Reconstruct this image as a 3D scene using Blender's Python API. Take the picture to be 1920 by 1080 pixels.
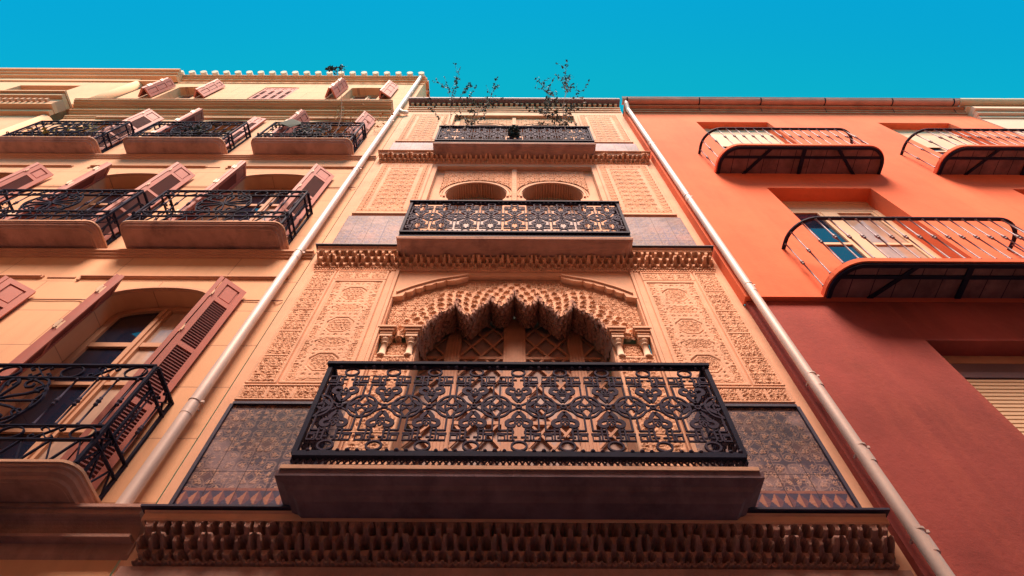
import bpy, math, random
import numpy as np
from mathutils import Vector, Matrix
random.seed(7); np.random.seed(7)
R = math.radians; PI = math.pi
for o in list(bpy.data.objects): bpy.data.objects.remove(o)
S = bpy.context.scene
# ------------------------------------------------------------------ camera
cam = bpy.data.objects.new('camera', bpy.data.cameras.new('camera')); S.collection.objects.link(cam)
cam.data.sensor_width = 36; cam.data.lens = 1090 / 1920 * 36
cam.data.clip_start = 0.05; cam.data.clip_end = 2000
PITCH = math.atan(1090 / 646.)
cam.matrix_world = Matrix.Translation((0, -3.4, 1.6)) @ Matrix.Rotation(PI / 2 + PITCH, 4, 'X') @ Matrix.Rotation(R(0.3), 4, 'Z')
S.camera = cam
# ------------------------------------------------------------------ sky and sun
SUN_EL, SUN_AZ = R(60), R(3)          # sun stands in front of the facades, above the far side of the street
w = bpy.data.worlds.new('World'); S.world = w; w.use_nodes = True
nt = w.node_tree; nt.nodes.clear()
sky = nt.nodes.new('ShaderNodeTexSky'); sky.sky_type = 'NISHITA'; sky.sun_disc = False
sky.sun_elevation = SUN_EL; sky.sun_rotation = R(180) + SUN_AZ
sky.air_density = 1.0; sky.dust_density = 0.3; sky.ozone_density = 2.0
tint = nt.nodes.new('ShaderNodeMix'); tint.data_type = 'RGBA'; tint.blend_type = 'MULTIPLY'
tint.inputs[0].default_value = 1.0; tint.inputs[7].default_value = (0.02, 1.17, 1.03, 1)
bg = nt.nodes.new('ShaderNodeBackground'); bg.inputs[1].default_value = 0.103
wo = nt.nodes.new('ShaderNodeOutputWorld')
wtc = nt.nodes.new('ShaderNodeTexCoord'); wsx = nt.nodes.new('ShaderNodeSeparateXYZ'); nt.links.new(wtc.outputs['Generated'], wsx.inputs[0])
wmr = nt.nodes.new('ShaderNodeMapRange'); wmr.interpolation_type = 'SMOOTHSTEP'; wmr.inputs[1].default_value = .26; wmr.inputs[2].default_value = .04; nt.links.new(wsx.outputs[1], wmr.inputs[0])
wmx = nt.nodes.new('ShaderNodeMix'); wmx.data_type = 'RGBA'; wmx.inputs[6].default_value = (0.02, 1.44, 1.0, 1); wmx.inputs[7].default_value = (0.01, 1.10, 1.03, 1)
nt.links.new(wmr.outputs[0], wmx.inputs[0]); nt.links.new(wmx.outputs[2], tint.inputs[7])
nt.links.new(sky.outputs[0], tint.inputs[6]); nt.links.new(tint.outputs[2], bg.inputs[0]); nt.links.new(bg.outputs[0], wo.inputs[0])
sl = bpy.data.lights.new('sun', 'SUN'); sl.energy = 5.0; sl.angle = R(25); sl.color = (1.0, 0.71, 0.56)
so = bpy.data.objects.new('sun', sl); S.collection.objects.link(so)
so.rotation_euler = (PI / 2 - SUN_EL, 0, -SUN_AZ)
so.location = (0, -10, 30)
S.view_settings.view_transform = 'Standard'; S.view_settings.look = 'None'
S.view_settings.exposure = 1.0; S.view_settings.gamma = 1
# ------------------------------------------------------------------ materials
def mat(name, col, var=0.12, scale=1.2, bump=0.0, bscale=60, rough=0.85, metal=0.0, spec=0.3, stain=0.0, stcol=(0.05, 0.03, 0.05), attr=False, joints=None, fine=0.0, streak=0.0):
    m = bpy.data.materials.new(name); m.use_nodes = True
    t = m.node_tree; N = t.nodes; L = t.links; b = N['Principled BSDF']
    b.inputs['Roughness'].default_value = rough; b.inputs['Metallic'].default_value = metal
    b.inputs['Specular IOR Level'].default_value = spec
    tc = N.new('ShaderNodeTexCoord')
    n1 = N.new('ShaderNodeTexNoise'); n1.inputs['Scale'].default_value = scale; n1.inputs['Detail'].default_value = 6; n1.inputs['Roughness'].default_value = .62
    L.new(tc.outputs['Object'], n1.inputs['Vector'])
    mr = N.new('ShaderNodeMapRange'); mr.inputs[1].default_value = .28; mr.inputs[2].default_value = .72
    mr.inputs[3].default_value = 1 - var; mr.inputs[4].default_value = 1 + var * .6
    L.new(n1.outputs['Fac'], mr.inputs[0])
    hs = N.new('ShaderNodeHueSaturation')
    if attr:
        a = N.new('ShaderNodeVertexColor'); a.layer_name = 'Col'; L.new(a.outputs[0], hs.inputs['Color'])
    else: hs.inputs['Color'].default_value = (*col, 1)
    L.new(mr.outputs[0], hs.inputs['Value']); last = hs.outputs[0]
    def mix(fac, c, last):
        x = N.new('ShaderNodeMix'); x.data_type = 'RGBA'; L.new(fac, x.inputs[0]); L.new(last, x.inputs[6]); x.inputs[7].default_value = (*c, 1); return x.outputs[2]
    if stain > 0:
        n2 = N.new('ShaderNodeTexNoise'); n2.inputs['Scale'].default_value = 2.3; n2.inputs['Detail'].default_value = 9; n2.inputs['Roughness'].default_value = .7
        mp = N.new('ShaderNodeMapping'); mp.inputs['Scale'].default_value = (1, 1, .45); L.new(tc.outputs['Object'], mp.inputs[0]); L.new(mp.outputs[0], n2.inputs['Vector'])
        r2 = N.new('ShaderNodeMapRange'); r2.inputs[1].default_value = .52; r2.inputs[2].default_value = .72; r2.inputs[4].default_value = stain
        L.new(n2.outputs['Fac'], r2.inputs[0]); last = mix(r2.outputs[0], stcol, last)
    if streak > 0:
        n3 = N.new('ShaderNodeTexNoise'); n3.inputs['Scale'].default_value = 5; n3.inputs['Detail'].default_value = 5
        mp = N.new('ShaderNodeMapping'); mp.inputs['Scale'].default_value = (1.6, 1, .12); L.new(tc.outputs['Object'], mp.inputs[0]); L.new(mp.outputs[0], n3.inputs['Vector'])
        r3 = N.new('ShaderNodeMapRange'); r3.inputs[1].default_value = .5; r3.inputs[2].default_value = .75; r3.inputs[4].default_value = streak
        L.new(n3.outputs['Fac'], r3.inputs[0]); last = mix(r3.outputs[0], stcol, last)
    hgt = None
    if joints:
        bk = N.new('ShaderNodeTexBrick'); bk.inputs['Color1'].default_value = bk.inputs['Color2'].default_value = (0, 0, 0, 1); bk.inputs['Mortar'].default_value = (1, 1, 1, 1)
        bk.inputs['Scale'].default_value = 1; bk.inputs['Brick Width'].default_value = joints[0]; bk.inputs['Row Height'].default_value = joints[1]
        bk.inputs['Mortar Size'].default_value = joints[2]; bk.inputs['Mortar Smooth'].default_value = .3
        mp = N.new('ShaderNodeMapping'); mp.inputs['Rotation'].default_value = (R(-90), 0, 0); L.new(tc.outputs['Object'], mp.inputs[0]); L.new(mp.outputs[0], bk.inputs['Vector'])
        ml = N.new('ShaderNodeMath'); ml.operation = 'MULTIPLY'; ml.inputs[1].default_value = joints[3]; L.new(bk.outputs['Color'], ml.inputs[0])
        last = mix(ml.outputs[0], stcol, last); hgt = bk.outputs['Color']
    L.new(last, b.inputs['Base Color'])
    if bump > 0:
        n4 = N.new('ShaderNodeTexNoise'); n4.inputs['Scale'].default_value = bscale; n4.inputs['Detail'].default_value = 5; n4.inputs['Roughness'].default_value = .65
        L.new(tc.outputs['Object'], n4.inputs['Vector'])
        bp = N.new('ShaderNodeBump'); bp.inputs['Strength'].default_value = bump; bp.inputs['Distance'].default_value = .01
        L.new(n4.outputs['Fac'], bp.inputs['Height'])
        if hgt:
            b2 = N.new('ShaderNodeBump'); b2.invert = True; b2.inputs['Strength'].default_value = .8; b2.inputs['Distance'].default_value = .01
            L.new(hgt, b2.inputs['Height']); L.new(bp.outputs[0], b2.inputs['Normal']); L.new(b2.outputs[0], b.inputs['Normal'])
        else: L.new(bp.outputs[0], b.inputs['Normal'])
    return m
DIRT = (0.07, 0.035, 0.05)
M = dict(
    cream=mat('cream_plaster', (.73, .425, .25), .12, .7, .25, 90, .9, stain=.12, stcol=(.32, .16, .12), streak=.16, joints=(1.35, .62, .006, .55)),
    cream_plain=mat('cream_plaster_smooth', (.73, .425, .25), .12, .8, .2, 80, .9, stain=.15, stcol=(.32, .16, .12)),
    cream_trim=mat('cream_stone_trim', (.62, .35, .225), .12, 2.5, .3, 70, .9, stain=.2, stcol=(.25, .12, .10)),
    pale=mat('pale_limewash', (.74, .52, .38), .08, .8, .2, 80, .9, stain=.1, stcol=(.4, .22, .15)),
    slab=mat('weathered_slab_stone', (.47, .275, .225), .3, 2.2, .5, 45, .9, stain=.6, stcol=DIRT, streak=.25),
    slab_shaded_grimy=mat('shaded_grimy_slab_stone', (.23, .16, .19), .4, 2.2, .5, 45, .9, stain=.6, stcol=(.04, .03, .05), streak=.35),  # dark base paints in the lowest balcony's shade; stains are its black grime
    pale_reflection=mat('pale_reflection_glass', (.50, .36, .28), .25, 3, .03, 6, .06, 0, .8, streak=.5, stcol=(.2, .13, .13)),  # pale reflections in the panes, painted as a cream base colour
    slab_lip=mat('slab_lip_stone', (.66, .40, .27), .15, 4, .3, 60, .9, stain=.55, stcol=DIRT),
    stucco=mat('carved_stucco', (.78, .455, .30), .18, 2.5, .35, 120, .92, stain=.18, stcol=(.28, .12, .10)),
    stucco_shaded=mat('shade_darkened_carved_stucco', (.42, .245, .205), .3, 3, .35, 120, .92, stain=.55, stcol=(.09, .05, .07)),  # stucco copy with shade painted into its base, for lowest cornice and frieze
    stucco_arch_shade=mat('shade_darkened_arch_stucco', (.38, .21, .16), .2, 3, .35, 120, .92, stain=.3, stcol=(.2, .09, .09)),  # same stucco, the shade under the great arch put into its base colour
    ledge=mat('dark_metal_flashing', (.05, .045, .08), .2, 4, .2, 40, .55),
    tile=mat('painted_glazed_tile', (1, 1, 1), .15, 5, .15, 40, .6, attr=True, spec=.2, stain=.25, stcol=(.10, .06, .09)),
    iron=mat('painted_wrought_iron', (.050, .044, .078), .3, 9, .25, 150, .72, .0, .10, stain=.3, stcol=(.10, .05, .05)),
    iron_light=mat('greyish_iron', (.20, .14, .17), .3, 9, .2, 120, .45, .0, .5),
    iron_dark=mat('black_iron', (.015, .016, .040), .3, 9, .2, 120, .7, .0, .12),
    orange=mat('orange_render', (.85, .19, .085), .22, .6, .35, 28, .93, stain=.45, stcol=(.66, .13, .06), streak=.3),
    orange_dim=mat('shade_dimmed_orange_render', (.33, .072, .062), .35, .9, .45, 24, .93, stain=.35, stcol=(.45, .11, .075), streak=.3),  # orange render darkened in colour for the weaker light below the overhang
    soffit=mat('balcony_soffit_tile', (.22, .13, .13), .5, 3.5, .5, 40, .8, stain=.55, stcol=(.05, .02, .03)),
    shutter=mat('rose_brown_shutter_paint', (.47, .150, .115), .14, 3, .12, 60, .6, stain=.1, stcol=(.3, .08, .08)),
    louvre=mat('louvre_paint', (.20, .06, .06), .12, 3, .1, 60, .7),
    hinge=mat('pale_hinge', (.8, .58, .38), .1, 3, 0, 60, .5),
    wood=mat('window_wood', (.52, .29, .18), .14, 5, .2, 60, .65, stain=.15, stcol=(.3, .14, .1)),
    doorwood=mat('carved_door_wood', (.48, .25, .16), .18, 6, .3, 80, .7, stain=.25, stcol=(.2, .08, .08)),
    glass=mat('window_glass', (.012, .018, .04), .1, 1, .02, 2, .04, 0, .9),
    frosted=mat('greyish_glass_panel', (.34, .24, .22), .2, 2, .05, 10, .6, 0, .2),
    pipe=mat('zinc_pipe', (.70, .56, .50), .14, 3, .1, 50, .5, .1, .5, streak=.35, stcol=(.28, .2, .2)),
    gutter=mat('copper_brown_gutter', (.6, .3, .23), .2, 3, .15, 40, .45, 0, .5, stain=.4, stcol=(.22, .1, .09)),
    rooftile=mat('clay_roof_tile', (.55, .26, .16), .25, 6, .4, 60, .9, stain=.3, stcol=(.15, .07, .07)),
    whitetile=mat('pale_mortar_roof_tile', (.85, .66, .5), .15, 6, .3, 60, .9),
    roller=mat('cream_roller_shutter', (.72, .52, .34), .06, 2, .05, 60, .6),
    slat_dark=mat('dark_blind_box', (.16, .10, .12), .2, 2, .1, 60, .6),
    leaf=mat('leaf_green', (.045, .06, .05), .4, 12, 0, 10, .6),
    leaf_dry=mat('leaf_dry', (.50, .22, .06), .4, 12, 0, 10, .7),
    leaf_yellow=mat('leaf_yellow', (.42, .30, .05), .4, 12, 0, 10, .7),
    stem=mat('plant_stem', (.16, .07, .04), .3, 12, 0, 10, .8),
    pot=mat('terracotta_pot', (.42, .15, .09), .2, 8, .2, 60, .85),
    street=mat('street_paving', (.10, .10, .165), .2, 3, .4, 30, .9),
    grey=mat('grey_cloth', (.06, .075, .06), .2, 6, .2, 40, .9),
)
# ------------------------------------------------------------------ object helpers
C = S.collection
class MB:
    def __init__(s): s.v = []; s.f = []; s.T = None
    def add(s, vs, fs):
        n = len(s.v)
        if s.T: vs = [tuple(s.T @ Vector(v)) for v in vs]
        s.v += [tuple(v) for v in vs]; s.f += [tuple(i + n for i in f) for f in fs]
    def box(s, x0, x1, y0, y1, z0, z1):
        s.add([(x, y, z) for x in (x0, x1) for y in (y0, y1) for z in (z0, z1)],
              [(0, 1, 3, 2), (4, 6, 7, 5), (0, 4, 5, 1), (2, 3, 7, 6), (0, 2, 6, 4), (1, 5, 7, 3)])
    def prism(s, poly, y0, y1):           # poly in (x, z), extruded along y
        n = len(poly)
        s.add([(x, y0, z) for x, z in poly] + [(x, y1, z) for x, z in poly],
              [tuple(range(n)), tuple(range(2 * n - 1, n - 1, -1))] + [(i, i + n, (i + 1) % n + n, (i + 1) % n) for i in range(n)])
    def hprism(s, poly, z0, z1):          # poly in (x, y), extruded along z
        n = len(poly)
        s.add([(x, y, z0) for x, y in poly] + [(x, y, z1) for x, y in poly],
              [tuple(range(n)), tuple(range(2 * n - 1, n - 1, -1))] + [(i, i + n, (i + 1) % n + n, (i + 1) % n) for i in range(n)])
    def profile(s, prof, x0, x1):         # prof in (y, z), extruded along x
        n = len(prof)
        s.add([(x0, y, z) for y, z in prof] + [(x1, y, z) for y, z in prof],
              [tuple(range(n)), tuple(range(2 * n - 1, n - 1, -1))] + [(i, i + n, (i + 1) % n + n, (i + 1) % n) for i in range(n)])
    def rib(s, pts, w=.01, t=.012, y=0, closed=False):   # flat bar along (x, z) points
        P = [Vector(p) for p in pts]; n = len(P); L = []
        for i in range(n):
            a = P[(i - 1) % n] if (closed or i > 0) else P[i]; b = P[(i + 1) % n] if (closed or i < n - 1) else P[i]
            d = b - a
            if d.length < 1e-9: d = Vector((1, 0))
            d.normalize(); k = Vector((-d.y, d.x)) * w / 2; L.append((P[i] + k, P[i] - k))
        vs = []
        for l, r in L: vs += [(l.x, y - t / 2, l.y), (r.x, y - t / 2, r.y), (r.x, y + t / 2, r.y), (l.x, y + t / 2, l.y)]
        fs = []
        for i in range(n if closed else n - 1):
            a = 4 * i; b = 4 * ((i + 1) % n)
            for k in range(4): fs.append((a + k, a + (k + 1) % 4, b + (k + 1) % 4, b + k))
        if not closed: fs += [(0, 1, 2, 3), (4 * n - 1, 4 * n - 2, 4 * n - 3, 4 * n - 4)]
        s.add(vs, fs)
    def tube(s, pts, r, n=8):
        P = [Vector(p) for p in pts]; m = len(P); rs = r if hasattr(r, '__len__') else [r] * m; vs = []
        for i in range(m):
            d = (P[min(i + 1, m - 1)] - P[max(i - 1, 0)]).normalized()
            a = d.orthogonal().normalized() if i == 0 else (a - d * a.dot(d)).normalized()
            b = d.cross(a)
            for k in range(n):
                t = 2 * PI * k / n; vs.append(P[i] + (a * math.cos(t) + b * math.sin(t)) * rs[i])
        fs = [(i * n + k, i * n + (k + 1) % n, (i + 1) * n + (k + 1) % n, (i + 1) * n + k) for i in range(m - 1) for k in range(n)]
        fs += [tuple(range(n - 1, -1, -1)), tuple(range((m - 1) * n, m * n))]
        s.add(vs, fs)
    def ball(s, c, r, n=6, sz=1):
        c = Vector(c); s.tube([c + Vector((0, 0, r * sz * k)) for k in (-1, -.7, 0, .7, 1)], [r * .1, r * .7, r, r * .7, r * .1], n)
    def build(s, name, m, parent=None, smooth=False, flip=False):
        me = bpy.data.meshes.new(name); me.from_pydata(s.v, [], s.f); me.update()
        me.materials.append(M[m] if isinstance(m, str) else m)
        if smooth: me.polygons.foreach_set('use_smooth', [len(p.vertices) == 4 for p in me.polygons])
        return link(name, me, parent)
def link(name, me, parent=None):
    o = bpy.data.objects.new(name, me); C.objects.link(o)
    if parent:
        o.parent = parent
        if parent.parent is None and parent.type == 'EMPTY': o.location = -parent.location
    return o
def thing(name, loc, label, cat, group=None):
    o = bpy.data.objects.new(name, None); C.objects.link(o); o.location = loc; o['label'] = label; o['category'] = cat
    if group: o['group'] = group
    return o
def arc(cx, cz, rx, rz, a0, a1, n=12):
    return [(cx + rx * math.cos(R(a0 + (a1 - a0) * i / n)), cz + rz * math.sin(R(a0 + (a1 - a0) * i / n))) for i in range(n + 1)]
def spiral(cx, cz, r0, r1, a0, turns, n=18):
    return [(cx + (r0 + (r1 - r0) * i / n) * math.cos(R(a0 + 360 * turns * i / n)), cz + (r0 + (r1 - r0) * i / n) * math.sin(R(a0 + 360 * turns * i / n))) for i in range(n + 1)]
def smooth_pts(pts, k=3, closed=False):
    n = len(pts); out = []
    for i in range(n if closed else n - 1):
        g = lambda j: pts[j % n] if closed else pts[min(max(j, 0), n - 1)]
        p0, p1, p2, p3 = g(i - 1), g(i), g(i + 1), g(i + 2)
        for q in range(k):
            t = q / k
            out.append(tuple(.5 * (2 * b + (c - a) * t + (2 * a - 5 * b + 4 * c - d) * t * t + (3 * b - a - 3 * c + d) * t ** 3) for a, b, c, d in zip(p0, p1, p2, p3)))
    if not closed: out.append(pts[-1])
    return out
def wall(mb, x0, x1, z0, z1, p, holes=(), depth=.3, back=None):
    """front plane at y=-p with rectangular holes (hx0,hx1,hz0,hz1) and their reveals going in by depth"""
    xs = sorted({x0, x1, *[h[0] for h in holes], *[h[1] for h in holes]}); zs = sorted({z0, z1, *[h[2] for h in holes], *[h[3] for h in holes]})
    y = -p
    for i in range(len(xs) - 1):
        for j in range(len(zs) - 1):
            a, b, c, d = xs[i], xs[i + 1], zs[j], zs[j + 1]
            if any(h[0] <= (a + b) / 2 <= h[1] and h[2] <= (c + d) / 2 <= h[3] for h in holes): continue
            mb.add([(a, y, c), (b, y, c), (b, y, d), (a, y, d)], [(0, 1, 2, 3)])
    for h in holes:
        a, b, c, d = h[:4]; q = y + (h[4] if len(h) > 4 else depth)
        mb.add([(a, y, c), (b, y, c), (b, y, d), (a, y, d), (a, q, c), (b, q, c), (b, q, d), (a, q, d)], [(0, 3, 7, 4), (1, 5, 6, 2), (3, 2, 6, 7), (0, 4, 5, 1)])
def field(name, x0, x1, z0, z1, res, fn, m, parent, p0=0.0, col=None, keep=None, smooth=False):
    """carved relief: fn(X,Z)-> metres outwards from the plane y=-p0; a real mesh, with a skirt back to the wall"""
    nx = max(2, int(round((x1 - x0) / res)) + 1); nz = max(2, int(round((z1 - z0) / res)) + 1)
    X, Z = np.meshgrid(np.linspace(x0, x1, nx), np.linspace(z0, z1, nz)); H = fn(X, Z)
    Y = -(p0 + H)
    co = np.stack([X, Y, Z], -1).reshape(-1, 3)
    I = np.arange(nx * nz).reshape(nz, nx)
    F = np.stack([I[:-1, :-1], I[:-1, 1:], I[1:, 1:], I[1:, :-1]], -1).reshape(-1, 4)
    if keep is not None:
        k = keep(X, Z).reshape(-1); F = F[k[F].all(1)]
    else:
        ring = np.concatenate([I[0, :], I[1:, -1], I[-1, -2::-1], I[-2:0:-1, 0]]); nb = len(co); sk = co[ring].copy(); sk[:, 1] = -(p0 - .03)
        co = np.vstack([co, sk]); a = np.arange(len(ring)); b = (a + 1) % len(ring)
        F = np.vstack([F, np.stack([ring[b], ring[a], nb + a, nb + b], -1)])
    me = bpy.data.meshes.new(name); me.vertices.add(len(co)); me.vertices.foreach_set('co', co.ravel())
    me.loops.add(F.size); me.loops.foreach_set('vertex_index', F.ravel().astype(np.int32))
    me.polygons.add(len(F)); me.polygons.foreach_set('loop_start', np.arange(0, F.size, 4, dtype=np.int32))
    me.update(calc_edges=True); me.validate()
    if smooth: me.polygons.foreach_set('use_smooth', [True] * len(me.polygons))
    me.materials.append(M[m])
    if col is not None:
        ca = me.color_attributes.new('Col', 'FLOAT_COLOR', 'POINT'); c = np.ones((len(co), 4)); c[:, :3] = .1; c[:nx * nz, :3] = col(X, Z, H).reshape(-1, 3)
        ca.data.foreach_set('color', c.ravel())
    return link(name, me, parent)
# ------------------------------------------------------------------ ornament functions (numpy height fields)
sst = lambda a, b, x: np.clip((x - a) / (b - a), 0, 1) ** 2 * (3 - 2 * np.clip((x - a) / (b - a), 0, 1))
def fold(x, s): return np.abs((x / s) % 2 - 1)
def arabesque(X, Z, s=.2, d=.018, seed=0.0):
    """leafy scrollwork: mirrored curling tendrils, cut deep between"""
    x = fold(X + seed, s) * PI * 2.1; z = fold(Z + seed * .7, s) * PI * 2.3
    a = np.sin(x * 1.9 + 1.5 * np.sin(z * 1.3)) + np.sin(z * 2.1 + 1.7 * np.cos(x * 1.2)) + .8 * np.sin(2.7 * (x + z) + 1.2 * np.sin(x - z))
    b = np.sin(3.9 * x - 2.2 * np.cos(z * 2)) * np.cos(3.3 * z + 1.4 * np.sin(2.2 * x))
    return d * sst(-.35, .25, np.abs(a) - .75 + .55 * b)
def girih(X, Z, s=.3, w=.06):
    """interlaced straight straps of an eight-fold grid; returns closeness to a strap 0..1"""
    d = np.full_like(X, 9.)
    for th in (0, 45, 90, 135):
        t = (X * math.cos(R(th)) + Z * math.sin(R(th))) / s * (1 if th % 90 == 0 else 1.4142)
        for o in (.30, -.30): d = np.minimum(d, np.abs((t + o + .5) % 1 - .5))
    return 1 - sst(w * .6, w, d), d
def frame_d(X, Z, x0, x1, z0, z1): return np.minimum(np.minimum(X - x0, x1 - X), np.minimum(Z - z0, z1 - Z))
def strap_panel(x0, x1, z0, z1, unit=.62):
    def f(X, Z):
        cx = (x0 + x1) / 2; W = (x1 - x0) / 2
        u = (X - cx) / W; v = ((Z - z0) / unit) % 1
        H = .005 + arabesque(X, Z, .06, .007)
        g, d = girih(X - cx, Z - z0, .125, .11); H = np.maximum(H, .015 * g + .0)
        # octagonal medallions and side cartouches
        for (cu, cv, ru, rv) in ((0, .5, .42, .20), (0, 0, .5, .10), (0, 1, .5, .10), (.78, .25, .15, .19), (-.78, .25, .15, .19), (.78, .77, .15, .19), (-.78, .77, .15, .19)):
            a, b = np.abs(u - cu) / ru, np.abs(v - cv) / rv
            m = np.maximum(np.maximum(a, b), (a + b) * .69)
            H = np.where(m < .86, .002 + arabesque(X, Z, .045, .012, .3), H)
            H = np.where((m >= .86) & (m < 1.0), .013, H); H = np.where((m >= 1.0) & (m < 1.09), .004, H); H = np.where((m >= 1.09) & (m < 1.18), .016, H)
        e = frame_d(X, Z, x0, x1, z0, z1); H = np.where(e < .035, .02, H); H = np.where((e > .035) & (e < .048), .008, H)
        return H
    return f
def block_band(x0, x1, z0, z1, unit, vertical, s=.07):
    def f(X, Z):
        t = ((Z - z0) if vertical else (X - x0)) / unit % 1
        H = .003 + arabesque(X, Z, s * .85, .016, .11)
        k = np.minimum(t, 1 - t) * unit; H = np.where(k < .012, .017, H); H = np.where((k > .012) & (k < .02), .004, H)
        e = frame_d(X, Z, x0, x1, z0, z1); H = np.where(e < .018, .02, H); H = np.where((e > .018) & (e < .026), .004, H)
        return H
    return f
def muqarnas(z0, z1, P, pitch, rows=3, depth=.07):
    """rows of little corbelled niches, stepping outwards upwards"""
    def f(X, Z):
        Xw = X + .006 * np.sin(X * 23) + .004 * np.sin(X * 71)
        T = np.clip((Z - z0) / (z1 - z0), 0, .9999) * rows; r = np.floor(T); v = T - r
        base = P * (.12 + .88 * (r + sst(0, .38, v)) / rows)
        c = np.floor(Xw / pitch + .5 * (r % 2)); hsh = np.abs(np.sin(c * 12.9898 + r * 78.233) * 43758.5) % 1
        u = ((Xw / pitch + .5 * (r % 2)) % 1 - .5) * 2
        star = ((c + r) % 4 == 0)
        top = .46 + .08 * (hsh - .5)
        w_ = np.where(v < .5, .72 - .3 * np.clip(.3 - v, 0, 1), .72 * np.sqrt(np.clip(1 - ((v - .5) / top) ** 2, 0, 1))) * np.where(star, .62, 1)
        q = np.clip(1 - (np.abs(u) / np.maximum(w_, 1e-3)) ** 2, 0, 1)
        rec = depth * (.8 + .4 * hsh) * q ** .13 * sst(.0, .16, v) * (.9 + .35 * v)
        H = base - np.where(np.abs(u) < w_, rec, 0) + .010 * ((np.abs(np.abs(u) - w_ - .06) < .07) & (v < .98))
        H = H + np.where((r == 1) & star, .035 * sst(.2, .8, v), 0)
        lac = (T < .42) * .02 * sst(-.2, .4, np.sin(X * 2 * PI / .042) * np.sin(T * 15) + .5 * np.sin(X * 2 * PI / .17))
        return np.maximum(H, -.12) * (T >= .42) + (P * .12 + lac) * (T < .42)
    return f
def tile_relief(X, Z): return .003 + .0015 * sst(.0, .5, tile_leaf(X, Z)[0])
_rs = np.random.RandomState(4)
PET = []
for cx_, cz_, n_, L_ in ((.30, .34, 7, .17), (.74, .70, 7, .17), (.80, .16, 4, .13), (.18, .84, 5, .13), (.5, .98, 5, .12)):
    for k_ in range(n_):
        a_ = 2 * PI * k_ / n_ + _rs.uniform(-.3, .3); q_ = L_ * _rs.uniform(.75, 1.15)
        PET.append((cx_ + math.cos(a_) * q_ * .62, cz_ + math.sin(a_) * q_ * .62, a_, q_ * .5, q_ * .24))
def tile_leaf(X, Z, s=.16):
    """acanthus clusters and scrolled stems; returns leaf mask-distance, vein and stem"""
    u = fold(X, s); v = fold(Z, s * 1.02); u, v = u + .03 * np.sin(9 * v) + .035 * np.sin(X * 5.1 + Z * 3), v + .03 * np.sin(8 * u) + .035 * np.sin(X * 3.3 - Z * 6)
    f = np.full(X.shape, -1.); vein = np.zeros(X.shape)
    for cx, cz, a, A, B in PET:
        p = (u - cx) * math.cos(a) + (v - cz) * math.sin(a); q = -(u - cx) * math.sin(a) + (v - cz) * math.cos(a)
        e = 1 - (p / A) ** 2 - (q / (B * (1 + .25 * np.sin(p / A * 9)))) ** 2
        vein = np.where(e > f, 1 - sst(.0, B * .22, np.abs(q)), vein); f = np.maximum(f, e)
    st = np.full(X.shape, 9.)
    for cx, cz, rr in ((.30, .34, .24), (.74, .70, .25), (.5, .5, .45), (1.0, 0, .42), (0, 1, .36), (.5, .98, .2)):
        st = np.minimum(st, np.abs(np.hypot(u - cx, v - cz) - rr))
    return f, vein, st
def lerp3(a, b, t): return np.asarray(a)[None, None, :] * (1 - t[..., None]) + np.asarray(b)[None, None, :] * t[..., None]
def tile_cols(z0, dark=1.0, chev=True):
    def c(X, Z, H):
        f, vn, st = tile_leaf(X, Z); leafy = sst(.0, .12, f); thin = (1 - sst(.012, .028, st)) * (1 - leafy)
        edge = sst(-.55, -.3, f) * (1 - leafy)
        blue = (.10 * dark, .078 * dark, .12 * dark); brown = (.19 * dark, .10 * dark, .10 * dark); gold = (.56, .33, .25) if chev else (.40, .25, .22)
        k = lerp3(blue, brown, sst(-.5, .6, np.sin(2.2 * X / .25) * np.cos(2.9 * Z / .25) + .5 * np.clip(f, -1, 1)))
        k = k * (1 - .7 * edge[..., None]); k = k * (1 - leafy[..., None]) + np.asarray(gold) * leafy[..., None]
        k = k * (1 - .8 * thin[..., None]) + np.asarray((.40, .26, .23)) * .8 * thin[..., None]
        k = k * (1 - .65 * (vn * leafy)[..., None]); fade = (.72 + .28 * np.sin(X * 3.1 + 1) * np.cos(Z * 4.3)) ; k = k * fade[..., None]; wr = sst(.35, 1.3, np.sin(X * 4.7 + 2 * np.sin(Z * 3.9)) + .5 * np.sin(X * 13 + Z * 9) + .35 * np.sin(Z * 31 - X * 17)) * .5; k = k * (1 - wr[..., None]) + np.asarray((.36, .25, .25)) * wr[..., None]
        if chev:
            v = (Z - z0) / .15; m = (v > .10) & (v < .95)
            q1 = X / .088; d1 = np.abs(q1 % 1 - .5) * 2 + np.abs(v - .52) * 2.2; s = np.where(d1 < 1, np.where(q1 % 1 < .5, .1, .9), .5)
            cc = np.where((s < .33)[..., None], np.asarray((.40, .18, .13)), np.where((s < .66)[..., None], np.asarray((.07, .06, .11)), np.asarray((.17, .08, .10))))
            k = np.where(m[..., None], cc, k); k = np.where(((v <= .12) | ((v >= .95) & (v < 1.12)))[..., None], np.asarray((.28, .12, .10)), k)
        g = np.minimum((X % .22), (Z % .22)) < .004
        return np.where(g[..., None], np.asarray((.05, .03, .04)), k)
    return c
# ------------------------------------------------------------------ street (structure)
def structure(o): o['kind'] = 'structure'; return o
mb = MB(); mb.add([(-300, -300, 0), (300, -300, 0), (300, 300, 0), (-300, 300, 0)], [(0, 1, 2, 3)]); structure(mb.build('ground', 'street'))
mb = MB(); mb.box(-40, 40, -1.1, .2, .004, .14); structure(mb.build('pavement', 'street'))
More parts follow.
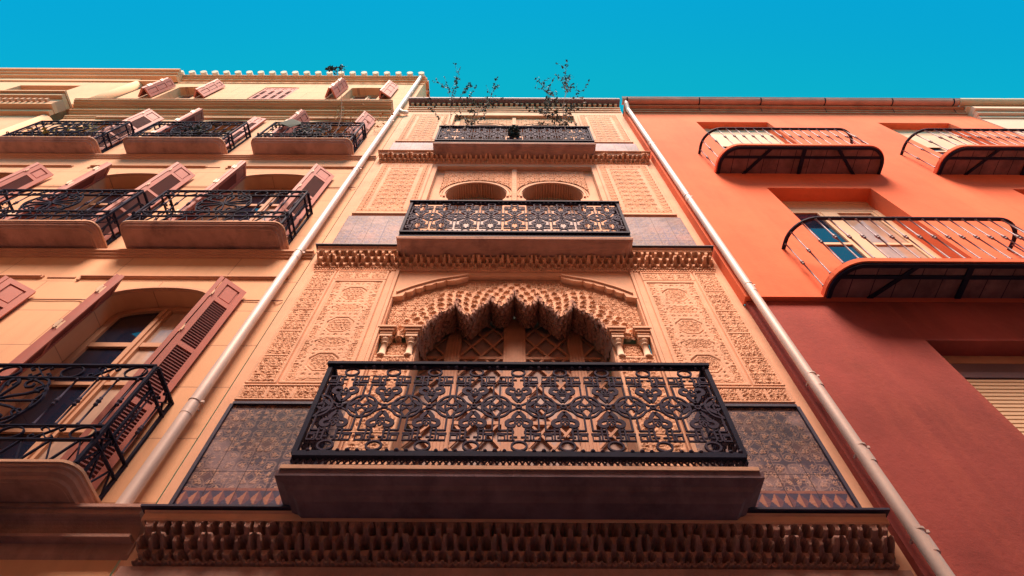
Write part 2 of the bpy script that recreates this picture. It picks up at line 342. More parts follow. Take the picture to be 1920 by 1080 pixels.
# opposite side of the street: seen only as what the window panes mirror, and it shades the lower floors
op = thing('apartment_building', (0, -6.4, 0), 'pale house across the narrow street, seen only mirrored in the window panes', 'building')
mb = MB(); holes = [(x, x + 1.1, z, z + 2.1) for x in np.arange(-18.5, 18, 2.6) for z in (4.2, 7.8, 11.3)]
wall(mb, -20, 20, 0, 14.2, 0, holes, .25); mb.v = [(x, -6.4 - y, z) for x, y, z in mb.v]; mb.box(-20, 20, -12, -6.65, 13.9, 14.18); mb.box(-20, -19.9, -12, -6.7, 0, 11.3); mb.box(19.9, 20, -12, -6.7, 0, 11.3)
mb.build('wall', 'pale', op)
for h in holes[::1]:
    mb = MB(); mb.box(h[0] + .02, h[1] - .02, -6.62, -6.56, h[2] + .02, h[3] - .02); mb.build('window', 'roller', op)
mb = MB(); mb.box(-20, 20, -6.7, -6.15, 14.2, 14.4); mb.build('cornice', 'cream_trim', op)

# ================================================================== central ornate building
CX = .03; HW = 2.42
cb = thing('ornate_building', (CX, 0, 0), 'narrow building with carved stucco, tiled panels and three lacy black iron balconies', 'building')
mb = MB()
bay2 = (CX - 1.36, CX + 1.36, 4.16, 7.62, .09)
bay3 = (CX - 1.36, CX + 1.36, 8.0, 11.56, .09); bay4 = (CX - 1.36, CX + 1.36, 11.85, 15.12, .09)
cut = [(CX - HW + .004, CX + HW - .004, a + .004, b - .004, .14) for a, b in ((3.86, 4.08), (7.74, 7.93), (11.70, 11.82))]
wall(mb, CX - HW - .1, CX + HW + .1, 0, 15.8, 0, [bay2, bay3, bay4] + cut)
mb.box(CX - HW - .1, CX + HW + .1, .5, 8, 15.5, 15.79)
mb.build('wall', 'stucco', cb)
# level cornices (muqarnas) with flashing lips
def cornice(z0, z1, P, pitch, lip=True, cm='stucco', rows=3, res=.0052):
    field('muqarnas_cornice', CX - HW, CX + HW, z0, z1, res, muqarnas(z0, z1, P, pitch, rows, P * .72), cm, cb, 0.004)
    mb = MB(); mb.profile([(0, z1), (-P - .005, z1), (-P - .012, z1 + .012), (-P - .012, z1 + .05), (-P - .03, z1 + .062), (0, z1 + .075)], CX - HW - .02, CX + HW + .02); mb.build('cornice_moulding', 'stucco', cb)
    mb = MB(); mb.box(CX - HW - .05, CX + HW + .05, -P - .055, -.002, z1 + .075, z1 + .09); mb.build('flashing', 'ledge' if lip else 'cream_trim', cb)
cornice(3.86, 4.08, .15, .078, True, 'stucco_shaded')
cornice(7.74, 8.00, .13, .088)
cornice(11.70, 11.85, .12, .088, False, 'stucco', 2)
mb = MB(); mb.box(CX - HW, CX + HW, -.02, 0, 7.70, 7.735)
for i in range(150): mb.box(CX - HW + .01 + i * .0322, CX - HW + .028 + i * .0322, -.03, -.02, 7.707, 7.728)
mb.build('bead_moulding', 'stucco', cb)
mb = MB(); mb.box(CX - HW - .06, CX + HW + .06, -.03, 0, 3.5, 3.84); mb.box(CX - HW - .06, CX + HW + .06, -.06, 0, 3.3, 3.5); mb.build('frieze', 'stucco_shaded', cb)
# tiled dados
for z0, z1, fr, dk, ch in ((4.30, 5.34, 1, .9, True), (8.28, 9.34, 0, 1.7, False), (12.16, 12.93, 0, 2.2, False)):
    for sgn in (-1, 1):
        xa, xb = sorted((CX + sgn * 1.40, CX + sgn * (HW - .03)))
        field('tile_panel', xa, xb, z0, z1, .0062, tile_relief, 'tile', cb, .006, col=tile_cols(z0, dk, ch))
        if fr:
            mb = MB(); mb.box(xa - .01, xb + .01, -.03, -.001, z1 + .001, z1 + .03); xo = CX + sgn * (HW - .03)
            mb.box(min(xo, xo + sgn * .028), max(xo, xo + sgn * .028), -.03, -.001, z0, z1); mb.build('panel_border', 'ledge', cb)
# carved panels of the first floor
for sgn in (-1, 1):
    def rng(a, b): return tuple(sorted((CX + sgn * a, CX + sgn * b)))
    a, b = rng(2.13, HW - .01); field('carved_border', a, b, 5.62, 7.68, .0075, block_band(a, b, 5.62, 7.68, .41, True), 'stucco', cb, .004)
    a, b = rng(1.50, 2.11); field('carved_panel', a, b, 5.62, 7.47, .007, strap_panel(a, b, 5.62, 7.47), 'stucco', cb, .004)
    a, b = rng(1.50, 2.11); field('carved_border', a, b, 7.485, 7.68, .0075, block_band(a, b, 7.485, 7.68, .203, False), 'stucco', cb, .004)
    a, b = rng(1.50, HW - .01); field('carved_border', a, b, 5.40, 5.60, .0075, block_band(a, b, 5.40, 5.60, .235, False), 'stucco', cb, .004)
    mb = MB(); a, b = rng(1.375, 1.41); mb.box(a, b, -.035, 0, 4.2, 7.68); a, b = rng(1.42, 1.475); mb.box(a, b, -.02, 0, 5.4, 7.68); mb.build('fillet', 'stucco', cb)
# carved panels, second and third floors
def upper_panel(z0, z1, k):
    for sgn in (-1, 1):
        a, b = sorted((CX + sgn * 1.44, CX + sgn * (HW - .06)))
        def f(X, Z):
            e = frame_d(X, Z, a, b, z0, z1)
            H = .002 + arabesque(X, Z, .09, .018, .2)
            H = np.where(e < .215, .016 + .004 * np.sin(e * 420), H)
            H = np.where(e < .15, .001 + arabesque(X, Z, .06, .022), H); H = np.where(e < .045, .024, H)
            return H
        field('carved_panel', a, b, z0, z1, .010, f, 'stucco', cb, .003)
upper_panel(9.40, 11.60, 0); upper_panel(12.98, 15.10, 1)
# twin-arch bays on the upper floors
def twin_arches(zl, zt, spring, R_):      # zl floor level, zt lintel soffit
    D0 = .09
    for sgn in (-1, 1):
        c = CX + sgn * .62
        mb = MB()
        outer = [(c - .66 if sgn < 0 else CX + .045, zt + .04), (c - .66 if sgn < 0 else CX + .045, zl)]
        xl = CX - 1.36 if sgn < 0 else CX; xr = CX if sgn < 0 else CX + 1.36
        aa = arc(c, spring, R_, R_, -18, 198, 40)
        x18 = R_ * math.cos(R(18)); z18 = spring - R_ * math.sin(R(18)) - .05
        inner = [(c + x18 - .03, zl), (c + x18 - .03, z18)] + aa + [(c - x18 + .03, z18), (c - x18 + .03, zl)]
        # plate above/around the arch as quads from the arch to the rectangle edge
        pts = inner; ys = (.10, .36)
        n = len(pts); vs = []; fs = []
        rect = []
        for x, z in pts:
            dx, dz = x - c, z - spring
            if z <= z18 + .001: rect.append((xr if dx > 0 else xl, z))
            else:
                s_ = min(((xr - c) / dx if dx > 0 else (xl - c) / dx) if abs(dx) > 1e-6 else 1e9, ((zt + .03 - spring) / dz) if dz > 1e-6 else 1e9)
                if dz < 0: rect.append((xr if dx > 0 else xl, z))
                else: rect.append((c + dx * s_, spring + dz * s_))
        for (x, z), (X_, Z_) in zip(pts, rect): vs += [(x, ys[0], z), (X_, ys[0], Z_)]
        fs = [(2 * i, 2 * i + 1, 2 * i + 3, 2 * i + 2) for i in range(n - 1)]
        mb.add(vs, fs)
        # corner triangles
        for i in range(n - 1):
            A, B = rect[i], rect[i + 1]
            if abs(A[0] - B[0]) > .001 and abs(A[1] - B[1]) > .001:
                cx_ = xr if A[0] > c else xl; mb.add([(A[0], ys[0], A[1]), (cx_, ys[0], zt + .03), (B[0], ys[0], B[1])], [(0, 1, 2)])
        mb.build('arch_plate', 'stucco', cb)
        # fluted intrados
        mb = MB(); vs = []; prof = []
        for i in range(161):
            t = R(-18 + 216 * i / 160); rr = R_ + (.03 if i % 4 < 2 else -.002); prof.append((c + rr * math.cos(t), spring + rr * math.sin(t)))
        prof = [(c + x18 - .03, zl)] + prof + [(c - x18 + .03, zl)]
        for x, z in prof: vs += [(x, ys[0] + .001, z), (x, ys[1], z)]
        mb.add(vs, [(2 * i, 2 * i + 1, 2 * i + 3, 2 * i + 2) for i in range(len(prof) - 1)]); mb.build('arch_soffit', 'stucco', cb)
        # raised archivolt
        mb = MB(); mb.rib(arc(c, spring, R_ + .03, R_ + .03, -12, 192, 40), .035, .03, .092); mb.rib(arc(c, spring, R_ + .075, R_ + .075, -8, 188, 40), .018, .02, .095); mb.build('archivolt', 'stucco', cb)
        xa, xb = c - .60, c + .60
        def keep(X, Z): return ((X - c) ** 2 + (Z - spring) ** 2 > (R_ + .10) ** 2)
        field('carved_spandrel', xa, xb, spring + .02, zt - .03, .010, lambda X, Z: .004 + arabesque(X, Z, .13, .02, .1), 'stucco', cb, -.094, keep=keep)
        # door behind
        w = MB(); w.box(c - .52, c + .52, .37, .40, zl, spring + R_ + .05); w.build('door', 'wood', cb)
        d = C.objects[-1]
        for s2 in (-1, 1):
            g = MB(); g.box(c + s2 * .24 - .17, c + s2 * .24 + .17, .355, .369, zl + .5, spring - .25); g.build('pane', 'frosted', d)
            g = MB(); g.rib([(c + s2 * .24 - .17, spring - .2), (c + s2 * .24 - .17, spring), *arc(c + s2 * .24, spring, .17, .22, 180, 0, 12), (c + s2 * .24 + .17, spring - .2)], .03, .03, .35, True); g.build('door_moulding', 'cream_trim', d)
        g = MB(); g.box(c - .03, c + .03, .34, .369, zl, spring + .3); g.build('mullion', 'wood', d)
    mb = MB(); mb.box(CX - .045, CX + .045, .06, .098, zl, zt); mb.build('pilaster', 'stucco', cb)
    field('carved_border', CX - .04, CX + .04, zl + .9, zt - .02, .009, lambda X, Z: .003 + .012 * (girih(X - CX, Z, .04, .16)[0]), 'stucco', cb, -.058)
twin_arches(8.0, 11.56, 10.47, .49)
twin_arches(11.86, 15.12, 14.13, .49)

# ---- great lobed arch of the first floor
half = smooth_pts([(-1.0, 6.36), (-.985, 6.48), (-.93, 6.56), (-.91, 6.66), (-.84, 6.74), (-.80, 6.83), (-.72, 6.88), (-.665, 6.97), (-.645, 7.10), (-.622, 6.96), (-.57, 6.85), (-.50, 6.76), (-.44, 6.84), (-.38, 6.95), (-.31, 7.02), (-.265, 7.16), (-.235, 7.05), (-.18, 6.99), (-.14, 6.97), (-.09, 7.04), (-.04, 7.14), (0, 7.28)], 2)
outl = half + [(-x, z) for x, z in half[-2::-1]]
outl = [(x + CX, z) for x, z in outl]
ox = np.array([p[0] for p in outl]); oz = np.array([p[1] for p in outl])
def edge_z(X): return np.interp(X, ox, oz)
def dist_outl(X, Z):
    d = np.full(X.shape, 9.); A = np.zeros(X.shape); acc = 0
    for (a, b), (c, e) in zip(outl[:-1], outl[1:]):
        vx, vz = c - a, e - b; L = math.hypot(vx, vz); t = np.clip(((X - a) * vx + (Z - b) * vz) / (L * L + 1e-12), 0, 1)
        q = np.hypot(X - a - t * vx, Z - b - t * vz); m = q < d; d = np.where(m, q, d); A = np.where(m, acc + t * L, A); acc += L
    return d, A
def arch_h(X, Z):
    d, A = dist_outl(X, Z)
    H = .006 + arabesque(X, Z, .055, .022, .02)
    row = .092; ro = np.hypot((X - CX) / 1.0, (Z - 6.1) / 1.05) + .012 * np.cos(np.arctan2(Z - 6.1, X - CX) * 14)
    T = (ro - .70) / row; r = np.floor(T); v = T - r
    th = np.arctan2(Z - 6.1, X - CX); u = th / .100
    uu = ((u + .5 * (r % 2)) % 1 - .5) * 2
    wv = (.50 + .14 * np.sin(np.floor(u + .5 * (r % 2)) * 2.4 + r * 1.7)) * np.sqrt(np.clip(1 - ((v - .45) / .40) ** 2, 0, 1))
    niche = np.where(np.abs(uu) < wv, np.clip(1 - (uu / np.maximum(wv, .01)) ** 2, 0, 1) ** .16, 0)
    base = .075 - .18 * d
    Hm = base - .10 * niche * (1 - 1.5 * d) + .012 * ((np.abs(np.abs(uu) - wv - .08) < .09))
    return np.where(d < .27, np.maximum(Hm, -.06) + .004 * np.sin(X * 210) * np.sin(Z * 190), H)
def arch_keep(X, Z): return (Z >= edge_z(X) - .004) & ((np.abs(X - CX) < 1.0) | (Z > 6.40)) & (np.abs(X - CX) < 1.355)
field('carved_spandrel', CX - 1.358, CX + 1.358, 6.36, 7.615, .0065, arch_h, 'stucco', cb, -.085, keep=arch_keep)
# stalactite underside, lofted back from the edge in stepped rows
den = []
for (a, b), (c, e) in zip(outl[:-1], outl[1:]):
    L_ = math.hypot(c - a, e - b); n = max(1, int(L_ / .012))
    for k in range(n): den.append((a + (c - a) * k / n, b + (e - b) * k / n))
den.append(outl[-1]); nd = len(den); rows = 26; vs = []
sc = np.cumsum([0] + [math.hypot(den[i + 1][0] - den[i][0], den[i + 1][1] - den[i][1]) for i in range(nd - 1)])
for j in range(rows):
    t = j / (rows - 1); y = .018 + .335 * t; k = math.floor(t * 4.999); v = t * 4.999 - k
    for i, (x, z) in enumerate(den):
        off = .004 * k + .060 * abs(math.sin(PI * v)) ** .6 * abs(math.sin(sc[i] / .085 * PI + (k % 2) * PI / 2)) ** .7 * (.7 + .5 * abs(math.sin(k * 7.1 + math.floor(sc[i] / .085) * 3.7))) + .007 * math.sin(sc[i] * 170 + j * 2.1) * (t > .05)
        q = 1 - .10 * t
        vs.append((CX + (x - CX) * (1 - .05 * t), y, z + .09 * t - off * .75 + .02 * math.sin(i * 12.9898 + j * 4.1) * .25))
mb = MB(); mb.add(vs, [(j * nd + i, j * nd + i + 1, (j + 1) * nd + i + 1, (j + 1) * nd + i) for j in range(rows - 1) for i in range(nd - 1)])
mb.build('arch_soffit', 'stucco_arch_shade', cb)
mb = MB(); acc = 0
for row_i in range(7):
    y = .03 + row_i * .05; st_ = .058; nn = int(sc[-1] / st_)
    for i in range(nn):
        q = (i + .5 * (row_i % 2)) * st_; k = int(np.searchsorted(sc, q)); k = min(k, nd - 1); x, z = den[k]
        hh = .05 + .03 * ((i * 7 + row_i * 3) % 4) / 3; rr = .024 + .006 * ((i + row_i) % 2)
        if row_i == 0: hh *= .5; rr *= .8
        z += .27 * (y - .02); mb.tube([(x, y, z + .06), (x, y, z - hh * .2), (x, y, z - hh * .55), (x, y, z - hh)], [rr * 1.1, rr, rr * .7, rr * .3], 5)
mb.build('stalactites', 'stucco_arch_shade', cb)
mb = MB()                                       # back plate closing the arch above the soffit
bk = [(x, z + .06) for x, z in outl[4:-4]]
mb.prism([(CX - 1.36, 7.7), (CX - 1.36, 6.3), (CX - .93, 6.3)] + bk + [(CX + .93, 6.3), (CX + 1.36, 6.3), (CX + 1.36, 7.7)], .340, .352); mb.build('arch_back', 'stucco_arch_shade', cb)
# stepped edge of the bay above the spandrel
for sgn in (-1, 1):
    pts = [(1.37, 7.64), (.55, 7.64), (.55, 7.575), (.60, 7.545), (.69, 7.50), (.78, 7.485), (.80, 7.50), (.83, 7.455), (.90, 7.43), (.91, 7.445), (.95, 7.395), (1.02, 7.37), (1.035, 7.38), (1.06, 7.325), (1.12, 7.30), (1.13, 7.31), (1.16, 7.25), (1.22, 7.22), (1.235, 7.23), (1.25, 7.15), (1.37, 7.12)]
    mb = MB(); mb.prism([(CX + sgn * x, z) for x, z in pts], -.006, .088); 
    mb.build('spandrel_edge', 'stucco', cb)
    mb = MB(); mb.rib(smooth_pts([(CX + sgn * x, z + .03) for x, z in ((.55, 7.59), (.72, 7.53), (.9, 7.47), (1.06, 7.38), (1.2, 7.29), (1.33, 7.18))], 3), .02, .02, -.016); mb.build('archivolt', 'stucco', cb)
    # paired colonnettes on a carved pier
    x0, x1 = sorted((CX + sgn * .985, CX + sgn * 1.36))
    mb = MB(); mb.box(x0, x1, .10, .36, 4.16, 6.40); mb.build('pier', 'stucco', cb)
    field('carved_border', x0, x1, 4.4, 6.10, .009, block_band(x0, x1, 4.4, 6.10, .34, True, .08), 'stucco', cb, -.05)
    field('carved_panel', x0 + .1, x1 - .1, 6.12, 6.33, .007, lambda X, Z: .004 + arabesque(X, Z, .05, .018, .2), 'stucco', cb, -.098)
    for xx in (1.04, 1.30):
        x = CX + sgn * xx
        mb = MB(); mb.tube([(x, .055, 6.10), (x, .055, 6.13), (x, .055, 6.135), (x, .055, 6.30), (x, .055, 6.305), (x, .055, 6.32)], [.045, .045, .032, .030, .04, .036], 14)
        mb.build('column', 'pale', cb, True); col = C.objects[-1]
        mb = MB(); mb.tube([(x, .055, 6.32), (x, .055, 6.35), (x, .055, 6.38)], [.036, .052, .056], 14); mb.box(x - .06, x + .06, -.005, .115, 6.38, 6.42); mb.build('capital', 'pale', col)
        mb = MB()
        for k, wdt in enumerate((.062, .078, .094)): mb.box(x - wdt, x + wdt, -.012 - .015 * k, .10, 6.42 + .035 * k, 6.45 + .035 * k)
        mb.build('impost', 'stucco', cb)
# lattice door
def lattice_door(z0, z1):
    d = MB(); d.box(CX - 1.0, CX + 1.0, .43, .46, z0, z1); d.build('door', 'doorwood', cb); d = C.objects[-1]
    for a, b in ((-.74, -.58), (-.12, .12), (.58, .74)):
        m = MB(); m.box(CX + a, CX + b, .365, .429, z0, z1); nn = int((b - a) / .03)
        for k in range(nn): xx = CX + a + (k + .5) * (b - a) / nn; m.box(xx - .008, xx + .008, .355, .365, z0, z1)
        m.build('door_post', 'doorwood', d)
    for i, (a, b) in enumerate(((-1.0, -.74), (-.58, -.12), (.12, .58), (.74, 1.0))):
        g = MB(); g.box(CX + a, CX + b, .415, .429, z0, z1)
        g.build('pane', 'frosted' , d)
        m = MB(); wd = b - a; px = .23; pz = .33
        z = z0 + .1
        while z < z1:
            for k in range(max(1, round(wd / px))):
                x = CX + a + (k + .5) * px * (wd / (px * max(1, round(wd / px))))
                hw = wd / max(1, round(wd / px)) / 2
                m.rib([(x - hw, z), (x + hw, z + pz)], .024, .02, .39); m.rib([(x + hw, z), (x - hw, z + pz)], .024, .02, .394)
            z += pz
        for zz in (z0 + .08, 5.55, 6.52): m.rib([(CX + a, zz), (CX + b, zz)], .04, .03, .392)
        m.build('lattice', 'doorwood', d)
lattice_door(4.16, 7.25)

# ---- cast iron railing module, built once and shared
def rail_module():
    m = MB(); W = .165
    for sv in (1, -1):
        for su in (1, -1):
            f = lambda pts: [(su * x, sv * z) for x, z in pts]
            m.rib(f(arc(W, 0, .108, .118, 90, 180, 10)), .014, .016)                               # big ring
            m.rib(f(smooth_pts([(W - .075, .075), (.05, .038), (.022, .022), (0, .012), (-.018, 0)], 3)), .013, .014, .003)
            m.rib(f(smooth_pts([(W, .125), (W - .022, .085), (W - .034, .055), (W - .02, .025), (W, .012)], 3)), .016, .014)
            m.rib(f(smooth_pts([(W - .034, .06), (W - .06, .045), (W - .085, .02), (W - .10, .0)], 3)), .030, .014)
            m.rib(f(smooth_pts([(W - .02, .012), (W - .04, .028), (W - .05, .010), (W - .04, .002)], 3)), .011, .013)
            # palmette
            m.rib(f(smooth_pts([(0, .055), (.022, .085), (.040, .115), (.040, .140), (.065, .148), (.086, .168), (.084, .195), (.062, .212), (.040, .205), (.036, .19)], 3)), .030, .014)
            m.rib(f(smooth_pts([(0, .143), (.018, .150), (.030, .168), (.022, .182), (.006, .176)], 3)), .012, .013)
            m.rib(f([(0, .128), (.036, .128)]), .007, .012)
            m.rib(f(smooth_pts([(0, .15), (.010, .185), (.010, .2), (0, .208)], 3)), .008, .012)
            # double verticals and interlace
            m.rib(f([(W - .024, .12), (W - .024, .255)]), .013, .015)
            m.rib(f([(W - .024, .252), (.055, .252)] + arc(.055, .268, .016, .016, -90, -270, 6)[1:] + [(W - .01, .284)]), .012, .015, .002)
            m.rib(f([(.045, .352), (.045, .245)] + arc(.063, .235, .018, .018, 180, 0, 6)[::1] + [(.081, .245), (.081, .352)]), .012, .014, -.003)
            m.rib(f([(.10, .30), (W - .018, .30), (W - .018, .352), (.03, .352)]), .012, .014)
            m.rib(f([(.10, .30), (.10, .352)]), .012, .014)
            m.rib(f([(.012, .318), (.066, .318)]), .012, .014, .003)
            m.ball((su * .10, -.012, sv * .462), .015, 6); 
        m.rib([(x, sv * z) for x, z in arc(0, .408, .052, .044, 0, 360, 18)[:-1]], .014, .018, 0, True)
        m.ball((W, -.012, sv * .462), .018, 6)
    m.rib(arc(0, 0, .02, .018, 0, 360, 10)[:-1], .010, .018, 0, True)
    return m
MOD = rail_module()
mod_mesh = None
def ornate_balcony(zs, zb, zt, x0, x1, p, ov=1.0, sm='slab'):
    """zs soffit, zb foot of railing, zt handrail"""
    global mod_mesh
    # slab with moulded edge
    hz = (zb - zs) / .165
    prof = [(0, zs), (-p + .10, zs - .0), (-p + .07, zs + .025 * hz), (-p + .03, zs + .035 * hz), (-p + .015, zs + .06 * hz), (-p - .02 * ov, zs + .075 * hz), (-p - .045 * ov, zs + .085 * hz), (-p - .05 * ov, zb - .035 * hz), (0, zb - .03 * hz)]
    s_ = MB()
    nl = len(prof); ring = []
    for (y, z) in prof:
        o = (-y) - (p - .10)                       # how far this line is outwards
        e = max(o, 0) if y != 0 else max(o, 0)
        ring.append((y, z, e))
    xs0 = x0 + .06; xs1 = x1 - .06
    vs = []
    for y, z, e in ring:
        ex = min(e, .15) if y < 0 else (.13 if z > zs + .05 else 0)
        vs += [(xs0 - ex + .04, 0, z), (xs0 - ex + .04, y, z), (xs1 + ex - .04, y, z), (xs1 + ex - .04, 0, z)]
    fs = []
    for i in range(nl - 1):
        for k in range(3): fs.append((4 * i + k, 4 * i + k + 1, 4 * i + 4 + k + 1, 4 * i + 4 + k))
    s_.add(vs, fs); o = s_.build('balcony', sm, cb)
    l = MB(); l.box(x0 - .025, x1 + .025, -p - .062 * ov, -.001, zb - .034 * hz, zb - .004); l.build('slab_lip', 'slab_lip', o)
    # rails
    r = MB()
    for (y0, y1, X0, X1) in ((-p - .02, -p + .02, x0, x1),):
        r.box(X0, X1, y0, y1, zb, zb + .028); r.box(X0, X1, y0 - .012, y1, zb + .105, zb + .14)
        r.box(X0, X1, y0 + .008, y1 - .008, zb + .155, zb + .17)
    for x in (x0, x1):
        r.box(x - .02, x + .02, -p + .021, .0, zb, zb + .028); r.box(x - .02, x + .02, -p + .021, 0, zb + .105, zb + .14)
        r.box(x - .018, x + .018, -p - .018, -p + .018, zb + .14, zt - .05)
    r.build('bottom_rail', 'iron_dark', o)
    r = MB(); r.box(x0 - .03, x1 + .03, -p - .035, -p + .03, zt - .03, zt); r.box(x0, x1, -p - .012, -p + .012, zt - .055, zt - .031)
    for x in (x0, x1): r.box(x - .028, x + .028, -p + .031, 0, zt - .03, zt); r.box(x - .01, x + .01, -p + .013, 0, zt - .055, zt - .031)
    r.build('handrail', 'iron_dark', o)
    # lattice band
    n = int((x1 - x0) / .042); g = MB(); st = (x1 - x0) / n
    for i in range(n):
        a = x0 + i * st
        g.rib([(a, zb + .03), (a + st, zb + .10)], .010, .010, -p); g.rib([(a + st, zb + .03), (a, zb + .10)], .010, .010, -p + .004)
        g.ball((a + st / 2, -p, zb + .065), .011, 5); g.ball((a, -p, zb + .036), .009, 5); g.ball((a, -p, zb + .095), .009, 5)
    for x in (x0, x1):
        ns = max(2, int(p / .05))
        for i in range(ns):
            y = -p + (i + .5) * p / ns; g.box(x - .005, x + .005, y - .006, y + .006, zb + .03, zb + .10)
    g.build('lattice_band', 'iron', o)
    zc = (zb + .17 + zt - .05) / 2; hh = (zt - .05 - (zb + .17)) / 2; sz = hh / .462; n = 9; W = (x1 - x0 - .04) / n
    for i in range(n):
        if mod_mesh is None:
            q = MOD.build('railing_panel', 'iron', o); mod_mesh = q.data
        else: q = link('railing_panel', mod_mesh, o)
        q.location = (x0 + .02 + (i + .5) * W, -p, zc); q.scale = (W / .33, 1, sz)
    for x in (x0, x1):
        q = link('railing_panel', mod_mesh, o); q.location = (x, -p / 2, zc); q.rotation_euler = (0, 0, PI / 2); q.scale = ((p - .02) / .33, 1, sz)
    return o
ornate_balcony(4.10, 4.265, 5.385, CX - 1.50, CX + 1.55, .42, 1.0, 'slab_shaded_grimy')
ornate_balcony(7.93, 8.03, 9.16, CX - 1.42, CX + 1.42, .30, .3)
ornate_balcony(11.82, 11.93, 13.0, CX - 1.44, CX + 1.44, .30, .3)
# eaves of the central building: brick dentils and dark soffit
mb = MB(); z = 15.40
for dz, pp in ((0, .02), (.09, .045), (.18, .07), (.25, .05)): mb.box(CX - HW - .08, CX + HW + .08, -pp, 0, z + dz + .001, z + dz + .075)
mb.build('brick_cornice', 'stucco', cb)
mb = MB()
for i in range(40): x = CX - HW - .03 + i * .124; mb.box(x, x + .062, -.115, 0, 15.72, 15.80)
mb.build('dentil_course', 'stucco', cb)
mb = MB(); mb.box(CX - HW - .1, CX + HW + .1, -.21, 6, 15.805, 15.84); mb.box(CX - HW - .1, CX + HW + .1, -.225, -.16, 15.841, 15.90); mb.build('eave', 'slat_dark', cb)
mb = MB(); mb.add([(CX - HW - .1, -.2, 15.92), (CX + HW + .1, -.2, 15.92), (CX + HW + .1, 6, 17.3), (CX - HW - .1, 6, 17.3)], [(0, 1, 2, 3)]); mb.build('roof', 'rooftile', cb)

# ================================================================== shutters and casements of the cream house
def shutter_leaf(parent, a, b, z0, z1, louvre=True, panels=None, hinge=True):
    a = Vector(a); b = Vector(b); d = (b - a); wd = d.length; d.normalize(); n = Vector((-d.y, d.x))
    T = Matrix(((d.x, n.x, 0, a.x), (d.y, n.y, 0, a.y), (0, 0, 1, 0), (0, 0, 0, 1)))
    m = MB(); m.T = T; t = .019; fr = .055
    H = z1 - z0
    zs = [z1 - .07, z1 - .07 - min(.26, H * .18)]
    secs = [('p', zs[1], zs[0])]
    top = zs[1] - .07; nsec = 1 if H < 1.2 else (2 if H < 2.2 else 3); hh = (top - z0 - .07 - .06 * (nsec - 1)) / nsec
    for k in range(nsec): secs.append(('l' if louvre else 'p', top - (k + 1) * hh - k * .06, top - k * (hh + .06)))
    m.box(0, fr, -t, t, z0, z1); m.box(wd - fr, wd, -t, t, z0, z1)
    ed = [z1] + [v for s_ in secs for v in (s_[2], s_[1])] + [z0]
    for k in range(0, len(ed), 2): m.box(fr + .0005, wd - fr - .0005, -t, t, ed[k + 1], ed[k])
    for kind, c0, c1 in secs:
        if kind == 'p':
            m.box(fr + .001, wd - fr - .001, -.006, .006, c0 + .001, c1 - .001); m.box(fr + .02, wd - fr - .02, -.013, .013, c0 + .02, c1 - .02)
    o = m.build('shutter', 'shutter', parent)
    lm = MB(); lm.T = T
    for kind, c0, c1 in secs:
        if kind == 'l':
            k = int((c1 - c0) / .034); s_ = (c1 - c0) / k
            for i in range(k):
                z = c0 + i * s_
                lm.add([(fr, -.013, z), (wd - fr, -.013, z), (wd - fr, .013, z + s_ * .9), (fr, .013, z + s_ * .9), (fr, -.013, z + .008), (wd - fr, -.013, z + .008), (wd - fr, .013, z + s_ * .9 + .008), (fr, .013, z + s_ * .9 + .008)],
                       [(0, 1, 2, 3), (7, 6, 5, 4), (0, 4, 5, 1), (2, 6, 7, 3)])
            lm.box(fr + .001, wd - fr - .001, -.002, .002, c0, c1)
    if lm.v: lm.build('louvre_panel', 'louvre', o)
    if hinge:
        for zz in (z1 - .35, z1 - 1.0, z0 + .35):
            if zz > z0 + .1:
                h = MB(); h.T = T; h.box(-.006, .004, -.032, .032, zz, zz + .07); h.box(-.010, -.005, -.026, -.006, zz - .03, zz + .1); h.box(-.010, -.005, .006, .026, zz - .03, zz + .1); h.build('hinge', 'hinge', o)
    return o
def casement(parent, c, hw, z0, z1, rise, y, transom=.55, mid=True):
    """segmental-headed wooden window, frame + panes; c centre, hw half width"""
    n = 14; fr = .07
    arch = [(c + hw * math.cos(t), z1 - rise + rise * math.sin(t)) for t in [PI * i / n for i in range(n + 1)]]
    m = MB(); m.rib([(c + hw - fr / 2, z0)] + [(c + (x - c) * (1 - fr / 2 / hw), z - fr / 2) for x, z in arch] + [(c - hw + fr / 2, z0)], fr, .07, y)
    m.box(c - .055, c + .055, y - .035, y + .035, z0, z1 - .06); m.box(c - .02, c + .02, y - .055, y - .036, z0, z1 - .07)
    zt = z1 - rise - transom
    bars = [z for z in (zt, zt - .62, zt - 1.24) if z > z0 + .1]
    for i, zz in enumerate(bars):
        h = .035 if i == 0 else .022
        m.box(c - hw + fr, c - .056, y - .028, y + .028, zz - h, zz + h); m.box(c + .056, c + hw - fr, y - .028, y + .028, zz - h, zz + h)
    m.box(c - hw + fr, c + hw - fr, y - .037, y - .029, z0, z0 + .12)
    o = m.build('window', 'wood', parent)
    ed = [z0] + bars[::-1] + [z1]
    for k in range(len(ed) - 1):
        for s_ in (-1, 1):
            g = MB(); a, b = sorted((c + s_ * .05, c + s_ * (hw - .03))); za, zb_ = ed[k] + .01, ed[k + 1] - .01
            yy = y + .004 * (1 if s_ > 0 else -.5)
            tl = random.uniform(-.012, .012)
            if k < len(ed) - 2: g.add([(a, yy, za), (b, yy + tl * .3, za), (b, yy + tl * .3 + tl * .5, zb_), (a, yy + tl * .5, zb_)], [(0, 1, 2, 3)])
            else:
                top = [(x, z - .02) for x, z in arch if a <= x <= b]
                top = sorted(top, reverse=True); poly = [(a, za), (b, za)] + ([(b, min(top[0][1], z1 - rise * .2))] if top[0][0] < b - .01 else []) + top + ([(a, top[-1][1])] if top[-1][0] > a + .01 else [])
                g.add([(x, yy, z) for x, z in poly], [tuple(range(len(poly)))])
            g.build('pane', 'pale_reflection' if s_ > 0 and (k % 2 == 0 or z0 < 6) else 'glass', o)
    return o
